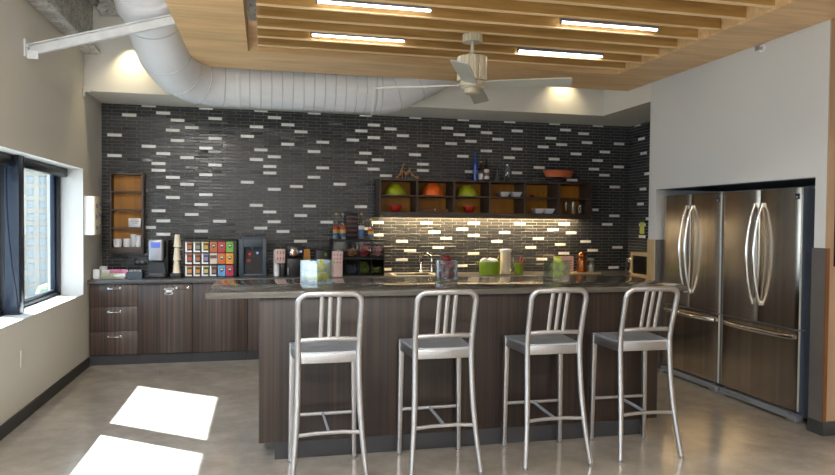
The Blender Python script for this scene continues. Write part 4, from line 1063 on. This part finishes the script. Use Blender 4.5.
m = MB(); m.lathe([(0, 0), (.042, 0), (.045, .008), (.045, .13), (.036, .15), (.033, .15), (.042, .128), (.042, .010), (0, .01)], (5.700, -.38, Z+.0085), 20); m.build('body', 'clearb', t, 50)
m = MB(); m.lathe([(.038, .151), (.042, .155), (.042, .172), (.03, .178), (0, .178)], (5.700, -.38, Z+.0085), 20); m.build('lid', 'silver', t, 50)
m = MB(); m.lathe([(0, .011), (.040, .011), (.040, .09), (0, .095)], (5.700, -.38, Z+.0085), 16); m.build('contents', 'cup', t, 50)
# microwave and toaster in the niche
t = thing('microwave', 'microwave with warm reflection painted on its frame, on the niche counter', 'microwave', (6.2, -1.03, Z))
m = MB(); m.b2(6.015, 6.40, -1.30, -.80, Z, Z+.285, .004); m.build('case', 'grey', t)
m = MB(); X_ = 6.0145
m.b2(X_-.022, X_, -1.30, -.80, Z+.245, Z+.285, .003); m.b2(X_-.022, X_, -1.30, -.80, Z, Z+.035, .003); m.b2(X_-.022, X_, -.84, -.80, Z+.035, Z+.245, .003); m.b2(X_-.022, X_, -1.30, -1.22, Z+.035, Z+.245, .003); m.build('door_frame', 'tan_and_sheen', t)  # tan colour imitates warm wood reflected in a stainless frame
m = MB(); m.b2(X_-.012, X_-.0005, -1.22, -.84, Z+.035, Z+.245); m.build('door_glass', 'blackg', t)
t = thing('toaster', 'chrome toaster tucked between the microwave and the tile corner', 'toaster', (6.2, -.68, Z))
m = MB(); m.b2(6.03, 6.32, -.765, -.60, Z+.012, Z+.215, .025); m.build('body', 'chrome', t, 50)
m = MB(); m.b2(6.05, 6.30, -.70, -.67, Z+.2155, Z+.219); m.b2(6.02, 6.03, -.69, -.675, Z+.06, Z+.16, .002); m.b2(6.005, 6.02, -.70, -.665, Z+.13, Z+.15, .003); m.build('slot', 'black', t)
m = MB(); 
for a in (6.06, 6.29):
    for b in (-.74, -.625): m.cyl((a, b, Z), (a, b, Z+.014), .012, 8)
m.build('foot', 'black', t)

# ------------------------------------------------------------------ fruit vases on the island
def apple(name, label, c, r, mat, group, pear=False, tilt=(0, 0)):
    t = thing(name, label, 'fruit', (c[0], c[1], c[2]-r), group)
    if pear: prof = [(0, -r*.95), (r*.5, -r*.92), (r*.9, -r*.5), (r, -.05*r), (r*.85, r*.45), (r*.52, r*.95), (r*.42, r*1.25), (r*.28, r*1.48), (0, r*1.52)]
    else: prof = [(0, -r*.80), (r*.35, -r*.92), (r*.75, -r*.68), (r*.98, -.1*r), (r*.95, r*.35), (r*.65, r*.80), (r*.3, r*.86), (.0, r*.66)]
    Mr = Matrix.Rotation(tilt[0], 3, 'X') @ Matrix.Rotation(tilt[1], 3, 'Y')
    m = MB(); m.lathe(prof, c, 20, Mr); m.build('flesh', mat, t, 60)
    top = r*1.5 if pear else r*.66
    m = MB(); m.tube([Vector(c)+Mr @ Vector((0, 0, top)), Vector(c)+Mr @ Vector((.004, 0, top+r*.45))], [.0025, .002], 6); m.build('stem', 'stem', t)
    return t
def cube_vase(label, c, side, h, rz):
    t = thing('square_vase', label, 'vase', (c[0], c[1], IT+.0005), 'fruit vases on the bar', rz)
    w = .007; m = MB()
    def sq(hf, z): return [Matrix.Rotation(rz, 3, 'Z') @ Vector((sx*hf, sy*hf, 0)) + Vector((c[0], c[1], z)) for sx, sy in ((-1, -1), (1, -1), (1, 1), (-1, 1))]
    z = IT+.0005
    m.loft([sq(side/2, z), sq(side/2, z+h), sq(side/2-w, z+h), sq(side/2-w, z+.014)]); m.build('glass_body', 'vase', t, 20)
    return t
yaw_v = math.atan2(2.11-1.75, -3.22+7.9)
c1 = (2.113, -3.215); cube_vase('square clear glass vase of yellow green pears on the bar', c1, .164, .166, PI/4 - yaw_v)
zb = IT+.0146
PE = [(.005, .064, .036, False, (0, .2)), (.064, -.004, .036, False, (.1, 0)), (-.064, .004, .036, False, (0, 0)), (-.005, -.064, .036, False, (.1, .1)), (.042, .005, .104, True, (0, -.08)), (-.042, .0, .100, False, (.3, .2))]
pl = ['lemon yellow fruit at the rear of the square pear vase', 'yellow green fruit low on the fridge side of the pear vase', 'yellow green fruit low on the window side of the pear vase', 'yellow green fruit against the front corner of the pear vase', 'yellow pear standing above the rim of its vase', 'yellow green fruit on top in the pear vase, beside the upright pear']
for (dx, dy, z, pr_, tl), lab in zip(PE, pl):
    r = .038; apple('pear' if pr_ else 'green_apple', lab, (c1[0]+dx*.74, c1[1]+dy*.74, zb+z), r*.92, 'pear', 'fruit in the pear vase', pr_, tl)
c2 = (3.058, -3.21)
t = thing('round_vase', 'round clear glass vase of dark red apples on the bar', 'vase', (c2[0], c2[1], IT+.0005), 'fruit vases on the bar')
m = MB(); m.lathe([(0, 0), (.083, 0), (.085, .004), (.085, .158), (.081, .160), (.079, .156), (.079, .016), (0, .014)], (c2[0], c2[1], IT+.0005), 36); m.build('glass_body', 'vase', t, 50)
RE = [(-.030, .022, .036, 'rear window side'), (.034, .012, .036, 'rear fridge side'), (.0, -.034, .036, 'front'), (-.012, .03, .100, 'upper rear'), (.030, -.016, .098, 'upper fridge side'), (-.028, -.022, .098, 'upper window side'), (.002, .004, .152, 'topmost')]
for dx, dy, z, w in RE: apple('red_apple', 'dark red apple, %s in the round glass vase' % w, (c2[0]+dx, c2[1]+dy, zb+z+.002), .036, 'apple_r', 'apples in the round vase', False, (R_.uniform(-.5, .5), R_.uniform(-.5, .5)))
c3 = (3.938, -3.205); yv3 = math.atan2(3.91-1.75, -3.2+7.9); cube_vase('square clear glass vase of green apples on the bar near the fridges', c3, .150, .150, math.radians(28) - yv3)
GA = [(-.028, .02, .036, 'rear window side'), (.030, .022, .036, 'rear fridge side'), (-.01, -.034, .036, 'front'), (.036, -.020, .095, 'upper fridge side'), (-.03, -.012, .098, 'upper window side'), (.012, .010, .138, 'topmost')]
for dx, dy, z, w in GA: apple('green_apple', 'green apple, %s in its square vase' % w, (c3[0]+dx*.86, c3[1]+dy*.86, zb+z), .032, 'apple_g', 'apples in the square vase', False, (R_.uniform(-.5, .5), R_.uniform(-.5, .5)))

def split_pieces(o):
    bm = bmesh.new(); bm.from_mesh(o.data); bm.verts.index_update(); seen = {}; n = 0
    for v in bm.verts:
        if v.index in seen: continue
        st = [v]; seen[v.index] = n
        while st:
            a = st.pop()
            for e in a.link_edges:
                b = e.other_vert(a)
                if b.index not in seen: seen[b.index] = n; st.append(b)
        n += 1
    bm.free()
    if n < 2: return
    for k in range(n):
        b2 = bmesh.new(); b2.from_mesh(o.data); b2.verts.index_update()
        bmesh.ops.delete(b2, geom=[v for v in b2.verts if seen[v.index] != k], context='VERTS')
        if k == 0: keep = b2; continue
        me = o.data.copy(); b2.to_mesh(me); b2.free(); c = o.copy(); c.data = me; COL.objects.link(c)
    keep.to_mesh(o.data); keep.free()
SPLIT = ('coupling_band', 'foot', 'grip', 'edge_strip', 'pane', 'toe_kick', 'blind_cord', 'blind_cassette', 'side_panel', 'back_panel', 'carrier_rail', 'stirrer_pack', 'latch', 'dot_print')
for o in list(bpy.data.objects):
    if o.type == 'MESH' and o.parent is not None and o.name.split('.')[0] in SPLIT: split_pieces(o)
for o in list(bpy.data.objects):
    if '_local' in o: del o['_local']

# ------------------------------------------------------------------ light
def lamp(name, kind, loc, energy, col, rot=None, **k):
    l = bpy.data.lights.new(name, kind); l.energy = energy; l.color = col
    for a, v in k.items(): setattr(l, a, v)
    o = bpy.data.objects.new(name, l); o.location = loc; COL.objects.link(o)
    if rot is not None: o.rotation_euler = rot
    return o
d = Vector((.73, -.54, -.869))
lamp('sun', 'SUN', (-8, 8, 12), 20.0, (1, .97, .93), d.to_track_quat('-Z', 'Y').to_euler(), angle=.009)
# wall washers above the bulkhead and the left wall
for x, y in ((.44, -.82), (5.12, -.82)):
    lamp('downlight', 'SPOT', (x, y, 3.26), 9, (1, .82, .48), (math.radians(6), 0, 0), spot_size=math.radians(105), spot_blend=1.0, shadow_soft_size=.03)
lamp('downlight', 'SPOT', (.55, -1.15, 3.1), 26, (1, .84, .55), (0, math.radians(-14), 0), spot_size=math.radians(75), spot_blend=.9, shadow_soft_size=.04)
# under-cabinet strip
lamp('strip_light', 'AREA', ((S0+S1)/2, -.115, 1.580), 14, (1, .73, .40), (math.radians(14), 0, 0), shape='RECTANGLE', size=S1-S0-.2, size_y=.03)
# added fill lamps at the ceiling, out of view, to brighten the room
for x, y, e, c in ((.9, -7.2, 135, (1, .98, .96)), (4.2, -7.4, 42, (1, .87, .70)), (.9, -9.8, 120, (1, .98, .96)), (4.2, -9.8, 42, (1, .87, .70))):
    lamp('fill_light', 'AREA', (x, y, 3.95), e, c, (0, 0, 0), shape='RECTANGLE', size=1.6, size_y=.5)

w = bpy.data.worlds.new('sky'); sc.world = w; w.use_nodes = True
nt = w.node_tree; bg = nt.nodes['Background']
sky = nt.nodes.new('ShaderNodeTexSky'); sky.sky_type = 'HOSEK_WILKIE'; sky.turbidity = 3.5; sky.ground_albedo = .4
sky.sun_direction = (-d).normalized()
mx = nt.nodes.new('ShaderNodeMix'); mx.data_type = 'RGBA'; mx.inputs[0].default_value = .6
nt.links.new(sky.outputs[0], mx.inputs[6]); mx.inputs[7].default_value = (.9, .96, 1.05, 1)
nt.links.new(mx.outputs[2], bg.inputs['Color']); bg.inputs['Strength'].default_value = 2.6

# ------------------------------------------------------------------ camera
yaw, pit, rol = .2259, .0248, .0086; f = 663.43
cy_, sy_, cp_, sp_ = math.cos(yaw), math.sin(yaw), math.cos(pit), math.sin(pit)
F = Vector((sy_*cp_, cy_*cp_, -sp_)); ri = Vector((cy_, -sy_, 0)); up = ri.cross(F)
Rr = ri*math.cos(rol) + up*math.sin(rol); U = up*math.cos(rol) - ri*math.sin(rol)
cam = bpy.data.cameras.new('camera'); co = bpy.data.objects.new('camera', cam); COL.objects.link(co)
M4 = Matrix((Rr, U, -F)).transposed().to_4x4(); M4.translation = (1.7556, -7.9163, 1.5136); co.matrix_world = M4
cam.sensor_fit = 'HORIZONTAL'; cam.sensor_width = 36; cam.lens = 36*f/835; cam.clip_start = .05; cam.clip_end = 1000
sc.camera = co
sc.view_settings.view_transform = 'Standard'; sc.view_settings.look = 'None'; sc.view_settings.exposure = 1.36
sc.cycles.max_bounces = 10; sc.cycles.sample_clamp_indirect = 6
